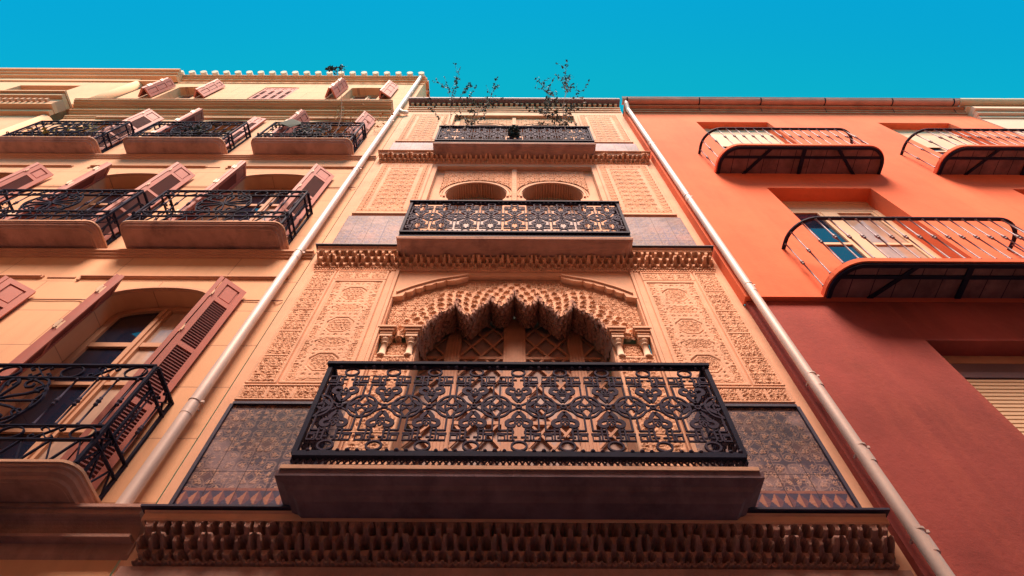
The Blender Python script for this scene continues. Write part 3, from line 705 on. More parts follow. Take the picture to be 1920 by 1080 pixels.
def arch_filler(mb, c, hw, z1, rise, y0, y1):
    n = 16
    pts = [(c + hw * math.cos(PI * i / n), z1 - rise + rise * math.sin(PI * i / n)) for i in range(n + 1)]
    for i in range(n):
        (xa, za), (xb, zb_) = pts[i], pts[i + 1]
        mb.add([(xa, y0, za), (xb, y0, zb_), (xb, y0, z1 + .001), (xa, y0, z1 + .001)], [(0, 1, 2, 3)])
        mb.add([(xa, y0, za), (xa, y1, za), (xb, y1, zb_), (xb, y0, zb_)], [(0, 1, 2, 3)])
# ================================================================== cream house on the left
lb = thing('apartment_building', (-6.3, 0, 0), 'cream plastered house with rose shutters and scrolled iron balconies, left of the ornate facade', 'building')
WC = (-3.92, -6.26, -8.60); LX0, LX1 = -10.0, -2.50
rows_ = ((4.35, 7.22), (8.32, 10.98), (12.15, 14.55)); at = (16.6, 18.0)
mb = MB(); holes = [(c - .56, c + .56, a, b) for c in WC for a, b in rows_] + [(c - .46, c + .46, at[0], at[1]) for c in WC]
wall(mb, LX0, LX1, 0, 19.1, 0, holes, .30)
for c in WC:
    for a, b in rows_: arch_filler(mb, c, .56, b, .16, -.0005, .30)
    arch_filler(mb, c, .46, at[1], .08, -.0005, .30)
mb.add([(LX1, 0, 0), (LX1, 9, 0), (LX1, 9, 19.1), (LX1, 0, 19.1)], [(0, 1, 2, 3)])
mb.build('wall', 'cream', lb)
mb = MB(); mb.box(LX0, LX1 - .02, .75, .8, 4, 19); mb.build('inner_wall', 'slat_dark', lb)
# mouldings: string courses, panel mouldings and main cornice
mb = MB()
def mould(z, P, h, steps=3, xe=None):
    pr = [(0, z)]
    for i in range(steps): pr += [(-P * (i + 1) / steps, z + h * i / steps + .004), (-P * (i + 1) / steps, z + h * (i + 1) / steps)]
    pr.append((0, z + h)); mb.profile(pr, LX0, xe or LX1 + .003)
cv = [(0, 3.90), (-.015, 3.93)] + [(-.015 - .12 * (1 - math.cos(R(a))), 3.93 + .20 * math.sin(R(a))) for a in range(10, 91, 10)] + [(-.15, 4.135), (-.15, 4.17), (0, 4.18)]
mb.profile(cv, LX0, LX1 + .05); mb.box(LX0, LX1 + .05, -.175, 0, 4.171, 4.195); mb.box(LX0, LX1 + .04, -.10, 0, 4.00, 4.022); mb.build('string_course', 'slab', lb)
for q in ((3.62, .03, .06, 1), (8.02, .07, .12), (11.86, .06, .12)):
    mb = MB(); mould(*q); mb.build('string_course', 'cream_trim', lb)
mb = MB(); mould(14.62, .05, .10, 2, -2.76); mould(14.78, .14, .16, 3, -2.76); mould(14.98, .26, .16, 4, -2.76); mb.box(LX0, -2.76, -.30, 0, 15.145, 15.19); mb.build('cornice', 'cream_plain', lb)
mb = MB(); mb.box(LX0, -2.75, -.315, 0, 15.192, 15.215); mb.build('flashing', 'rooftile', lb)
mb = MB()
for zt_, xs_ in ((7.50, ((-5.07, -2.62), (-7.4, -5.5), (-9.8, -7.85))), (11.40, ((-5.0, -2.62), (-7.4, -5.35), (-9.8, -7.7)))):
    for a, b in xs_:
        mb.box(a, b, -.022, 0, zt_, zt_ + .045); mb.box(a + .02, b - .02, -.036, -.0222, zt_ + .012, zt_ + .033)
        mb.box(a, a + .035, -.022, 0, zt_ - .05, zt_ - .001)
for zt_ in (7.53, 11.43): mb.box(-5.45, -5.12, -.012, 0, zt_ - .02, zt_)
mb.build('panel_moulding', 'cream_trim', lb)
mb = MB()
for c in WC:
    for a, b in rows_[:2]:
        n = 16; r0 = [(c + .60 * math.cos(PI * i / n), b - .16 + .20 * math.sin(PI * i / n)) for i in range(n + 1)]
        mb.rib([(c + .60, a)] + r0 + [(c - .60, a)], .07, .024, -.0125); mb.rib([(c + .575, a)] + [(c + (x - c) * .96, z - .02) for x, z in r0] + [(c - .575, a)], .02, .02, -.036)
    a, b = rows_[2]; mb.box(c - .66, c + .66, -.05, 0, b + .05, b + .10)
mb.build('window_surround', 'cream_trim', lb)
for c in WC:
    for a, b in rows_: casement(lb, c, .55, a, b - .01, .16, .24)
    casement(lb, c, .45, at[0], at[1] - .01, .08, .24, .35)
# shutters
def shut_open(c, z0, z1, left=None, right=None, lv=True):
    jt = lambda q: tuple(v + random.uniform(-.022, .022) for v in q[:3]) + (q[3],)
    left = jt(left) if left else left; right = jt(right) if right else right
    if right:
        j, f, e = (c + .55, -.022), (c + right[0], -right[1]), (c + right[2], -right[3])
        shutter_leaf(lb, j, f, z0, z1 - .03, lv, hinge=False); shutter_leaf(lb, (f[0] + .012, f[1] + .03), e, z0, z1 - .03, lv)
    if left:
        j, f, e = (c - .55, -.022), (c + left[0], -left[1]), (c + left[2], -left[3])
        shutter_leaf(lb, j, f, z0, z1 - .03, lv, hinge=False)
        shutter_leaf(lb, (f[0] - .045, f[1] - .01), e, z0, z1 - .03, lv)
for i, c in enumerate(WC):
    shut_open(c, 4.40, 7.16, (-.34, .24, -.62, .05), (.74, .26, .96, .035))
    k = .03 * (i - 1)
    shut_open(c, 8.36, 10.92, (-.36 - k, .25, -.64, .05) if i else (-.48, .28, -.62, .03), (.74 + k, .27, .95, .035))
shut_open(WC[0], 12.2, 14.5, (-.62, .27, -.85, .04), (.72, .26, .93, .035), False)
shut_open(WC[1], 12.2, 14.5, (-.5, .28, -.66, .04), (.60, .10, .86, .05))
shut_open(WC[2], 12.2, 14.5, None, (.70, .27, .93, .04), True)
shut_open(WC[0], 16.65, 17.95, (-.62, .25, -.84, .03), (.60, .22, .84, .04), False)
shut_open(WC[2], 16.65, 17.95, (-.62, .25, -.84, .03), (.64, .24, .82, .03), False)
for k in range(4): shutter_leaf(lb, (WC[1] - .44 + k * .221, .03), (WC[1] - .44 + k * .221 + .215, .03), 16.65, 17.93, True, hinge=False)
# balconies of the cream house
def knuckle_baluster(m, x, y, z0, z1, r=.008, up=.5):
    zc = z0 + (z1 - z0) * up
    m.tube([(x, y, z0), (x, y, z0 + .02), (x, y, z0 + .025), (x, y, zc - .05), (x, y, zc - .045), (x, y, zc - .032), (x, y, zc - .022), (x, y, zc - .012), (x, y, zc), (x, y, zc + .012), (x, y, zc + .022), (x, y, zc + .034), (x, y, zc + .04), (x, y, z1 - .025), (x, y, z1 - .02), (x, y, z1)],
           [r * 1.7, r * 1.7, r, r, r * 1.9, r * 2.1, r * 1.2, r * 1.9, r * 2.5, r * 1.9, r * 1.2, r * 1.9, r, r, r * 1.7, r * 1.7], 7)
def s_scroll(m, x, y, z0, z1, flip=1, w=.009):
    zc = (z0 + z1) / 2; h = (z1 - z0) / 2
    for s_ in (1, -1):
        m.rib([(x + flip * s_ * px_, zc + s_ * pz_) for px_, pz_ in smooth_pts([(0, 0), (.035, h * .45), (.06, h * .85), (.09, h * .9), (.105, h * .55), (.085, h * .3), (.068, h * .5)], 3)], w, .018, y)
        m.rib([(x + flip * s_ * px_, zc + s_ * pz_) for px_, pz_ in smooth_pts([(.015, h * .2), (-.02, h * .75), (-.05, h * .9), (-.065, h * .6), (-.05, h * .45)], 3)], w * .9, .018, y)
def scroll_balcony(c, hw, zs, zt, p, wtop=1.0):
    zr = zs + .10                                      # rim
    # stone slab with rounded front corners and moulded edge
    def plan(e, r=.12):
        a = hw - e; q = p - e; r = max(.02, r - e * .3)
        pts = [(c + a, 0)] + [(c + a - r + r * math.cos(t), -(q - r) - r * math.sin(t)) for t in [PI / 2 * i / 6 for i in range(7)]] + [(c - a + r - r * math.cos(PI / 2 - t), -(q - r) - r * math.cos(t)) for t in [PI / 2 * i / 6 for i in range(7)]] + [(c - a, 0)]
        return pts
    lay = [(.075, zs - .0), (.072, zs + .004), (.05, zs + .008), (.045, zs + .03), (.02, zs + .045), (.015, zs + .07), (0, zs + .078), (0, zr)]
    s_ = MB(); n = len(plan(0)); vs = []
    for e, z in lay: vs += [(x, y, z) for x, y in plan(e)]
    fs = [(i * n + k, i * n + k + 1, (i + 1) * n + k + 1, (i + 1) * n + k) for i in range(len(lay) - 1) for k in range(n - 1)]
    fs += [tuple(range(n))]
    s_.add(vs, fs); s_.box(c - hw * .93, c - hw * .93 + .0, 0, 0, zs, zs) if 0 else None
    o = s_.build('balcony', 'slab', lb)
    l = MB(); l.hprism(plan(-.012), zr + .001, zr + .022); l.build('slab_lip', 'slab_lip', o)
    z0 = zr + .03; H = zt - z0; lv = [0, .205 * H, .335 * H, .845 * H, H]
    hp = p - .03; hh = hw - .03
    r = MB()
    for i, v in enumerate(lv):
        t = .014 if i < 4 else .018; zz = z0 + v
        r.box(c - hh, c + hh, -hp - t, -hp + t, zz - (.010 if i < 4 else .016), zz)
        for s2 in (-1, 1): r.box(c + s2 * hh - t, c + s2 * hh + t, -hp + t, 0, zz - (.010 if i < 4 else .016), zz)
    for s2 in (-1, 1): r.box(c + s2 * hh - .013, c + s2 * hh + .013, -hp - .013, -hp + .013, z0, z0 + H - .017)
    for s2 in (-1, 1): r.box(c + s2 * hh - .011, c + s2 * hh + .011, -.03, -.005, z0, z0 + H - .017); r.box(c + s2 * hh - .009, c + s2 * hh + .009, -hp + .10, -hp + .12, z0 + lv[1] * .0 , z0 + lv[3])
    r.build('railing_frame', 'iron_dark', o)
    g = MB(); nz = max(4, int(2 * hh / .19)); st = 2 * hh / nz                     # zigzag foot braces
    for i in range(nz):
        a = c - hh + i * st; g.rib([(a, z0), (a + st * .5, z0 + lv[1])], .012, .016, -hp); g.rib([(a + st * .5, z0 + lv[1]), (a + st, z0)], .008, .012, -hp)
    for s2 in (-1, 1):
        g.T = Matrix(((0, 1, 0, c + s2 * hh), (1, 0, 0, 0), (0, 0, 1, 0), (0, 0, 0, 1)))
        for k in range(2):
            q = hp / 2; g.rib([(-hp + k * q, z0), (-hp + (k + .5) * q, z0 + lv[1])], .012, .012, 0); g.rib([(-hp + (k + .5) * q, z0 + lv[1]), (-hp + (k + 1) * q, z0)], .012, .012, 0)
        s_scroll(g, -hp + .06, 0, z0 + lv[1] + .2 * 0, z0 + lv[2]); s_scroll(g, -.09, 0, z0 + lv[3], z0 + lv[4] - .016)
        g.T = None
    g.build('braces', 'iron_dark', o)
    b = MB(); sp = .16; k = int(hh / sp)
    for i in range(-k, k + 1):
        x = c + i * sp
        if abs(i * sp) < .33: continue
        bb = MB(); knuckle_baluster(bb, x, -hp, z0 + lv[2], z0 + lv[3] - .01); bb.build('baluster', 'iron', o, True)
    for s2 in (-1, 1):
        for yy in (-hp * .62, -hp * .3):
            bb = MB(); knuckle_baluster(bb, c + s2 * hh, yy, z0 + lv[2], z0 + lv[3] - .01); bb.build('baluster', 'iron', o, True)
    f = MB(); m_ = (lv[2] + lv[3]) / 2 + z0; ry = (lv[3] - lv[2]) / 2 - .005
    for a in (1, -1):
        for d in (1, -1):
            q = lambda pts: [(c + a * x, m_ + d * z) for x, z in pts]
            f.rib(q(smooth_pts([(0, 0), (.09, ry * .18), (.2, ry * .30), (.29, ry * .55), (.27, ry * .88), (.18, ry * .98), (.11, ry * .8), (.13, ry * .6), (.18, ry * .62), (.175, ry * .75)], 4)), .013, .02, -hp)
            f.rib(q(smooth_pts([(.31, ry * .05), (.33, ry * .35), (.30, ry * .62), (.24, ry * .55), (.24, ry * .4), (.28, ry * .38)], 4)), .011, .02, -hp)
            f.rib(q(smooth_pts([(0, 0), (.03, ry * .4), (.05, ry * .75), (.02, ry * .95), (-.03, ry * .85), (-.02, ry * .65)], 4)), .011, .02, -hp)
        f.rib([(c + a * x, m_ + z) for x, z in smooth_pts([(0, 0), (.16, -ry * .02), (.33, 0)], 4)], .01, .02, -hp)
    f.rib(arc(c, m_, .355, ry, 0, 360, 36)[:-1], .012, .02, -hp, True)
    f.build('scroll_roundel', 'iron_dark', o)
    e = MB(); n_ = max(2, int(2 * hh / .42)); st = 2 * hh / n_
    for i in range(n_):
        x = c - hh + (i + .5) * st
        for za, zb_ in ((z0 + lv[1], z0 + lv[2] - .01), (z0 + lv[3], z0 + lv[4] - .017)):
            s_scroll(e, x - st * .25, -hp, za, zb_, 1 if i % 2 else -1); rr = (zb_ - za) / 2
            e.rib(arc(x + st * .25, za + rr, .085, rr - .004, 0, 360, 18)[:-1], .009, .02, -hp, True)
    e.build('scroll_band', 'iron_dark', o)
    return o
for c in WC:
    scroll_balcony(c, 1.05, 4.20, 5.365, .44)
    scroll_balcony(c + .0, 1.03, 8.19, 9.43, .37)
    scroll_balcony(c + .05, .92, 12.0, 13.30, .32)
# cables along the wall
mb = MB()
for z in (7.02, 10.45):
    for a, b in ((-5.45, -4.75), (-3.0, -2.62), (-7.75, -7.2)):
        mb.tube(smooth_pts([(a - .12, -.01, z - .0), (a - .06, -.025, z - .03), (a, -.012, z + .002), ((a + b) / 2, -.012, z), (b, -.012, z + .002), (b + .05, -.03, z - .035), (b + .1, -.012, z)], 3), .006, 5)
mb.build('cable', 'louvre', lb)
# eaves: tile ends over a thin gutter
mb = MB(); mb.box(LX0 - .7, LX1 + .06, -.11, .0, 18.76, 18.82); mb.box(LX0 - .7, LX1 + .04, -.06, 0, 18.66, 18.758); mb.box(LX0 - .7, LX1 + .02, -.025, 0, 18.45, 18.53); mb.build('eave', 'cream_plain', lb)
for i in range(23):
    x = LX1 - .10 - i * .325
    if x < LX0: break
    t = MB(); t.T = Matrix.Translation((x, -.22, 18.87)) @ Matrix.Rotation(R(-78), 4, 'X'); t.tube([(0, 0, -.02), (0, 0, .6)], [.085, .075], 10); t.build('roof_tile', 'whitetile', lb, True)
mb = MB(); mb.tube([(LX0 - .4, -.13, 18.83), (LX1 + .02, -.13, 18.83)], .03, 10)
mb.build('gutter', 'cream_plain', lb, True)
mb = MB(); mb.add([(LX0, -.1, 18.9), (LX1 + .05, -.1, 18.9), (LX1 + .05, 6, 20.6), (LX0, 6, 20.6)], [(0, 1, 2, 3)]); mb.box(LX1 - .1, LX1 + .08, .0, 8, 18.9, 19.0); mb.build('roof', 'rooftile', lb)
# pipes
def pipe(parent, pts, r, clamps, mname='pipe'):
    m = MB(); m.tube(pts, r, 32); o = m.build('drain_pipe', mname, parent)
    for (x, y, z) in clamps:
        k = MB(); k.tube([(x, y, z - .008), (x, y, z + .008)], r + .005, 32); k.box(x - .008, x + .008, y + r, y + r + .07, z - .008, z + .008); k.box(x + r + .001, x + r + .03, y - .008, y + .008, z - .01, z + .01); k.build('pipe_clamp', mname, o)
        k = MB(); k.tube([(x, y, z - .16), (x, y, z - .05)], r + .0025, 32); k.build('pipe_socket', mname, o)
    return o
px_, py_ = -2.64, -.10
pipe(lb, [(px_, py_, 4.20), (px_, py_, 18.55), (px_ + .02, py_ - .03, 18.7), (px_ + .02, py_ - .06, 18.82)], .048, [(px_, py_, z) for z in (5.28, 8.0, 11.1, 14.2, 17.0)])
pb = MB(); pb.tube(smooth_pts([(px_ + .02, py_, 15.2), (px_ + .12, py_ + .02, 15.05), (px_ + .22, py_ + .05, 15.12)], 4), .045, 10); pb.build('pipe_elbow', 'pipe', lb, True)

# ================================================================== farther cream house with half-round quoin
fb = thing('apartment_building', (-13, 0, 0), 'tall cream house at the far left with a rounded corner strip and rich cornice', 'building')
mb = MB(); wall(mb, -30, -10.32, 0, 18.45, .12, [(-13.0, -11.4, 16.3, 17.5), (-13.9, -12.0, 10.2, 13.9)], .35); mb.add([(-10.32, -.12, 0), (-10.32, 3, 0), (-10.32, 3, 18.45), (-10.32, -.12, 18.45)], [(0, 1, 2, 3)]); mb.build('wall', 'cream_plain', fb)
mb = MB(); mb.tube([(-10.18, -.02, 0), (-10.18, -.02, 14.35)], .14, 20); mb.tube([(-10.18, -.02, 15.2), (-10.18, -.02, 17.94)], .14, 20); mb.build('rounded_quoin', 'cream_plain', fb, True)
mb = MB()
for z, P, h in ((14.4, .22, .14), (14.56, .34, .12), (14.95, .44, .12), (15.1, .50, .06)): mb.box(-30, -10.1, -P, -.12, z, z + h)
for z, P, h in ((17.95, .16, .10), (18.45, .20, .12), (18.575, .26, .1), (18.68, .33, .1)): mb.box(-30, -9.35, -P, 0, z, z + h - .002)
mb.build('cornice', 'cream_plain', fb)
mb = MB()
for i in range(150): x = -30 + i * .132; mb.box(x, x + .06, -.41, -.341, 14.70, 14.80)
for i in range(75): x = -30 + i * .264; mb.box(x, x + .06, -.28, -.221, 14.6, 14.68)
mb.box(-30, -10.1, -.345, -.12, 14.681, 14.949); mb.build('dentil_course', 'cream_trim', fb)
mb = MB(); mb.profile([(-.12, 13.8), (-.22, 13.85), (-.30, 13.95), (-.12, 14.0)], -14.5, -11.5); mb.build('window_hood', 'cream_trim', fb)
for a, b, c_, d_ in ((-13.0, -11.4, 16.3, 17.5), (-13.9, -12.0, 10.2, 13.9)):
    m = MB(); m.box(a, b, .20, .23, c_, d_); o = m.build('window', 'wood', fb); g = MB(); g.box(a + .1, b - .1, .185, .199, c_, d_ - .12); g.build('pane', 'glass', o)

# ================================================================== orange house on the right
rb = thing('apartment_building', (6, 0, 0), 'orange rendered house with round cornered iron balconies, right of the ornate facade', 'building')
RX0, RX1 = 2.53, 10.25; PU, PL = .12, .06
w1 = [(3.94, 5.47, 11.2, 14.18, .22), (7.84, 9.37, 11.2, 14.18, .22), (3.99, 5.62, 7.2, 10.26, .30), (7.84, 9.47, 7.2, 10.26, .30)]
w2 = [(4.07, 5.75, 3.4, 6.27, .26), (7.9, 9.5, 3.4, 6.27, .26)]
mb = MB(); wall(mb, RX0, RX1, 6.98, 15.14, PU, w1, .3); mb.add([(RX0, -PU, 6.98), (RX0, .3, 6.98), (RX0, .3, 15.14), (RX0, -PU, 15.14)], [(0, 3, 2, 1)])
mb.add([(RX0, -PU, 6.98), (RX1, -PU, 6.98), (RX1, -.02, 6.98), (RX0, -.02, 6.98)], [(0, 3, 2, 1)]); mb.build('wall', 'orange', rb)
mb = MB(); wall(mb, RX0 + .02, RX1, 0, 6.98, PL, w2, .3); mb.add([(RX0 + .02, -PL, 0), (RX0 + .02, .3, 0), (RX0 + .02, .3, 6.98), (RX0 + .02, -PL, 6.98)], [(0, 3, 2, 1)]); mb.build('lower_wall', 'orange_dim', rb)
mb = MB(); mb.box(RX0, RX1, -PU - .03, -PU - .001, 14.900, 14.980); mb.box(RX0, RX1, -PU - .06, -PU - .001, 14.981, 15.040); mb.build('cornice', 'rooftile', rb)
mb = MB()
for i in range(48): x = RX0 + .08 + i * .155; mb.tube([(x, -PU - .16, 15.215), (x, .6, 15.36)], [.06, .06], 8)
mb.build('roof_tiles', 'rooftile', rb, True)
mb = MB(); mb.box(RX0, RX1, -PU - .13, .6, 15.060, 15.155); mb.build('eave', 'rooftile', rb)
gm = MB(); gp = [(-PU - .20 + .085 * math.cos(t), 15.200 + .085 * math.sin(t)) for t in [R(180 + 180 * i / 12) for i in range(13)]]
gp2 = [(-PU - .20 + .075 * math.cos(t), 15.200 + .075 * math.sin(t)) for t in [R(360 - 180 * i / 12) for i in range(13)]]
gm.profile(gp + gp2, RX0 - .05, RX1 - .1); gm.tube([(RX0 - .05, -PU - .285, 15.205), (RX1 - .1, -PU - .285, 15.205)], .012, 8); go = gm.build('gutter', 'gutter', rb)
for px in (1174, 1307, 1420, 1538, 1662, 1775):
    x = (px - 964) * 3.1 / (.86 * 292); k = MB(); k.T = Matrix(((0, 0, 1, x), (1, 0, 0, 0), (0, 1, 0, 0), (0, 0, 0, 1)))
    k = MB(); pr = [(-PU - .20 + .094 * math.cos(t), 15.200 + .094 * math.sin(t)) for t in [R(180 + 180 * i / 10) for i in range(11)]]; pq = [(-PU - .20 + .087 * math.cos(t), 15.200 + .087 * math.sin(t)) for t in [R(360 - 180 * i / 10) for i in range(11)]]
    k.profile(pr + pq, x - .012, x + .012); k.tube([(x, -PU - .13, 15.140), (x, -PU - .04, 14.940)], .006, 5); k.build('gutter_bracket', 'iron_dark', go)
# windows of the orange house
def french_window(x0, x1, z0, z1, y, mode):
    m = MB(); o = None
    if mode == 'roller':
        m.box(x0, x1, y - .03, y + .03, z1 - .12, z1); m.box(x0, x0 + .05, y - .02, y + .02, z0, z1 - .121); m.box(x1 - .05, x1, y - .02, y + .02, z0, z1 - .121); o = m.build('window', 'wood', rb)
        s = MB(); s.box(x0 + .02, x1 - .02, y - .033, y + .01, z1 - .34, z1 - .13); s.build('shutter_box', 'slat_dark', o)
        s = MB(); z = z1 - .345
        while z > z0: s.profile([(y - .012, z), (y - .020, z - .012), (y - .020, z - .040), (y - .010, z - .048), (y, z - .048), (y, z)], x0 + .05, x1 - .05); z -= .05
        s.build('roller_shutter', 'roller', o)
        return
    m.box(x0, x1, y - .02, y + .03, z1 - .34, z1 - .03); m.box(x0, x1, y - .035, y - .021, z1 - .07, z1 - .001)
    m.box(x0, x0 + .09, y - .03, y + .03, z0, z1 - .341); m.box(x1 - .09, x1, y - .03, y + .03, z0, z1 - .341)
    c = (x0 + x1) / 2; m.box(c - .10, c + .10, y - .03, y + .03, z0, z1 - .40)
    m.box(x0 + .091, x1 - .091, y - .02, y + .02, z1 - .42, z1 - .36)
    o = m.build('window', 'roller', rb)
    if z1 > 12: s = MB(); s.box(x0 + .091, x1 - .091, y - .026, y - .0205, z1 - 1.25, z1 - .42); s.build('roller_shutter', 'roller', o)
    for a, b in ((x0 + .09, c - .10), (c + .10, x1 - .09)):
        g = MB(); g.box(a, b, y + .002, y + .008, z0, z1 - .42); g.build('pane', 'pale_reflection' if a > c and z1 < 12 else 'glass', o)
        g = MB(); g.box(a, a + .05, y - .02, y + .0015, z0, z1 - .421); g.box(b - .05, b, y - .02, y + .0015, z0, z1 - .421); g.box(a + .051, b - .051, y - .018, y + .0015, z1 - 1.5, z1 - 1.44); g.build('sash', 'roller', o)
for h in w1: french_window(h[0], h[1], h[2], h[3], -PU + h[4] - .04, 'fr')
for h in w2: french_window(h[0], h[1], h[2], h[3], -PL + h[4] - .04, 'roller')
def round_balcony(x0, x1, zs, zt, p, rk=.34, sp=.158):
    def plan(e, r, n=9):
        a0, a1, q = x0 + e, x1 - e, p - e
        return [(a1, -PU)] + [(a1 - r + r * math.cos(t), -(q - r) - r * math.sin(t)) for t in [PI / 2 * i / n for i in range(n + 1)]] + [(a0 + r - r * math.sin(t), -(q - r) - r * math.cos(t)) for t in [PI / 2 * i / n for i in range(n + 1)]] + [(a0, -PU)]
    s = MB(); s.hprism(plan(0, rk), zs + .035, zs + .105); o = s.build('balcony', 'orange', rb)
    s = MB(); A, B = plan(.02, rk - .02), plan(.065, rk - .065); n = len(A)
    s.add([(x, y, zs) for x, y in A] + [(x, y, zs) for x, y in B] + [(x, y, zs + .034) for x, y in A] + [(x, y, zs + .034) for x, y in B],
          [(i, i + 1, n + i + 1, n + i) for i in range(n - 1)] + [(2 * n + i, i, i + 1, 2 * n + i + 1)[::-1] for i in range(n - 1)] + [(n + i, n + i + 1, 3 * n + i + 1, 3 * n + i) for i in range(n - 1)])
    L_ = x1 - x0; ym = -(p + PU) / 2 - .04
    s.box(x0 + .08, x1 - .08, ym - .02, ym + .02, zs + .003, zs + .034)
    for f0, f1 in ((.30, .17), (.5, .5), (.70, .83)):
        s.hprism([(x0 + L_ * f0 - .03, -p + .06), (x0 + L_ * f0 + .03, -p + .06), (x0 + L_ * f1 + .03, -PU), (x0 + L_ * f1 - .03, -PU)], zs + .0015, zs + .032)
    s.build('soffit_frame', 'iron_dark', o)
    s = MB(); s.hprism(plan(.03, rk - .03), zs + .022, zs + .0345)
    k = int(L_ / .23)
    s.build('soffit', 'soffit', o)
    s = MB()
    for i in range(1, k): xx = x0 + L_ * i / k; s.box(xx - .004, xx + .004, -p + .08, -PU, zs + .020, zs + .0215)
    s.build('soffit_joints', 'iron_dark', o)
    path = plan(.02, rk - .02, 9)
    # handrail follows the plan
    h = MB(); n = len(path); vs = []
    for i, (x, y) in enumerate(path):
        a = Vector(path[max(i - 1, 0)]); b = Vector(path[min(i + 1, n - 1)]); d = (b - a).normalized(); k_ = Vector((-d.y, d.x)) * .022
        vs += [(x + k_.x, y + k_.y, zt), (x - k_.x, y - k_.y, zt), (x - k_.x, y - k_.y, zt - .022), (x + k_.x, y + k_.y, zt - .022)]
    h.add(vs, [(4 * i + q, 4 * i + (q + 1) % 4, 4 * i + 4 + (q + 1) % 4, 4 * i + 4 + q) for i in range(n - 1) for q in range(4)]); h.build('handrail', 'iron_dark', o)
    # balusters along the plan
    segs = [(Vector(path[i]), Vector(path[i + 1])) for i in range(n - 1)]; tot = sum((b - a).length for a, b in segs); k = int(tot / sp); d0 = 0; acc = 0; j = 0
    for i in range(k):
        t = (i + .5) * tot / k
        while j < len(segs) - 1 and acc + (segs[j][1] - segs[j][0]).length < t: acc += (segs[j][1] - segs[j][0]).length; j += 1
        a, b = segs[j]; q = a + (b - a).normalized() * (t - acc)
        bb = MB(); knuckle_baluster(bb, q.x, q.y, zs + .12, zt - .02, .0085, .53); bb.build('baluster', 'iron_light', o, True)
round_balcony(3.38, 6.14, 10.90, 11.98, .60); round_balcony(7.06, 9.90, 10.90, 11.98, .60); round_balcony(3.38, 6.25, 6.95, 8.14, .56); round_balcony(7.1, 9.95, 6.95, 8.14, .56)
pipe(rb, [(2.575, -.19, 2.5), (2.60, -.19, 14.6), (2.57, -.22, 14.8), (2.56, -.30, 15.0), (2.56, -.31, 15.12)], .045, [(2.588, -.19, z) for z in (4.0, 4.72, 5.55, 7.1, 9.7, 12.4)])
# cream house beyond the orange one
xb = thing('apartment_building', (14, 0, 0), 'pale cream house beyond the orange one at the right edge with stepped cornice', 'building')
mb = MB(); mb.box(RX1 + .005, 24, -.14, 4, 0, 14.480)
for z, P, h in ((14.480, .17, .12), (14.610, .24, .12), (14.740, .31, .14)): mb.box(RX1 + .005, 24, -P, 4, z, z + h - .002)
mb.build('wall', 'pale', xb)
mb = MB(); mb.tube([(RX1 - .1, -.34, 15.17), (24, -.34, 15.17)], .085, 14); mb.build('gutter', 'roller', xb, True)
mb = MB(); mb.box(RX1 + .01, 24, -.27, 1, 15.03, 15.16); mb.build('eave', 'pale', xb)
mb = MB()
for i in range(40): x = RX1 + .1 + i * .33; mb.tube([(x, -.30, 15.24), (x, .6, 15.45)], [.07, .07], 8)
mb.build('roof_tiles', 'rooftile', xb, True)

# ================================================================== plants on the balconies
def branch(m, lf, base, d, L, depth, spread, leaf, r=.006, n=5):
    p = Vector(base); d = Vector(d).normalized(); pts = [p.copy()]
    for i in range(n):
        d = (d + Vector((random.gauss(0, .12), random.gauss(0, .08), random.gauss(.04, .06)))).normalized(); p = p + d * L / n; pts.append(p.copy())
        if depth > 0 and i > 0:
            for k in range(random.choice((1, 1, 2))):
                a = Vector((random.gauss(0, 1), random.gauss(0, .6), random.uniform(-.1, 1))).normalized()
                branch(m, lf, p, d * (1 - spread) + a * spread, L * random.uniform(.3, .5), depth - 1, spread, leaf, r * .55, 4)
        if depth <= 1:
            for k in range(random.choice((1, 2, 3))): add_leaf(lf, p, leaf)
    m.tube(pts, [r * (1 - .6 * i / n) for i in range(n + 1)], 5)
def add_leaf(lf, p, s):
    a = Vector((random.gauss(0, 1), random.gauss(0, 1), random.gauss(-.1, .8))).normalized(); b = a.orthogonal().normalized(); b.rotate(Matrix.Rotation(random.uniform(0, 6.28), 3, a))
    L = s * random.uniform(.6, 1.3); w = L * .3; q = Vector(p); up = a.cross(b) * L * .12
    lf.add([q, q + a * L * .5 + b * w + up, q + a * L, q + a * L * .5 - b * w + up], [(0, 1, 2, 3)])
def pot(m, x, y, z, r=.1, h=.18): m.tube([(x, y, z), (x, y, z + .01), (x, y, z + h * .8), (x, y, z + h * .82), (x, y, z + h), (x, y, z + h - .01)], [r * .6, r * .7, r * .95, r * 1.1, r * 1.1, r * .9], 14)
def plant(name, loc, label, cat, H, depth, spread, leaf, lm, stems=3, lean=(0, 0), r=.007):
    t = thing(name, loc, label, cat, 'shrubs growing on the balconies'); m, l, q = MB(), MB(), MB(); x, y, z = loc
    pot(q, x, y, z); q.build('pot', 'pot', t, True)
    for k in range(stems):
        branch(m, l, (x + random.uniform(-.04, .04), y, z + .15), (lean[0] + random.gauss(0, .08) * (stems > 1), lean[1], 1), H * random.uniform(.75, 1.05), depth, spread, leaf, r, 8)
    m.build('stem', 'stem', t); l.build('foliage', lm, t); return t
random.seed(11); plant('potted_shrub', (-1.08, -.17, 11.95), 'thin leafy shrub rising above left part of the top ornate balcony', 'plant', 2.4, 2, .28, .058, 'leaf', 2, (.0, -.22))
random.seed(5); plant('potted_shrub', (1.22, -.17, 11.95), 'taller wispy shrub with one long stem above right part of the top ornate balcony', 'plant', 2.6, 2, .34, .062, 'leaf', 2, (-.16, -.22))
random.seed(3); plant('potted_shrub', (-3.45, -.16, 12.13), 'tall spindly dry weed above the third floor scrolled balcony nearest the drain pipe', 'plant', 2.3, 1, .35, .06, 'leaf_dry', 4, (.0, -.02), .004)
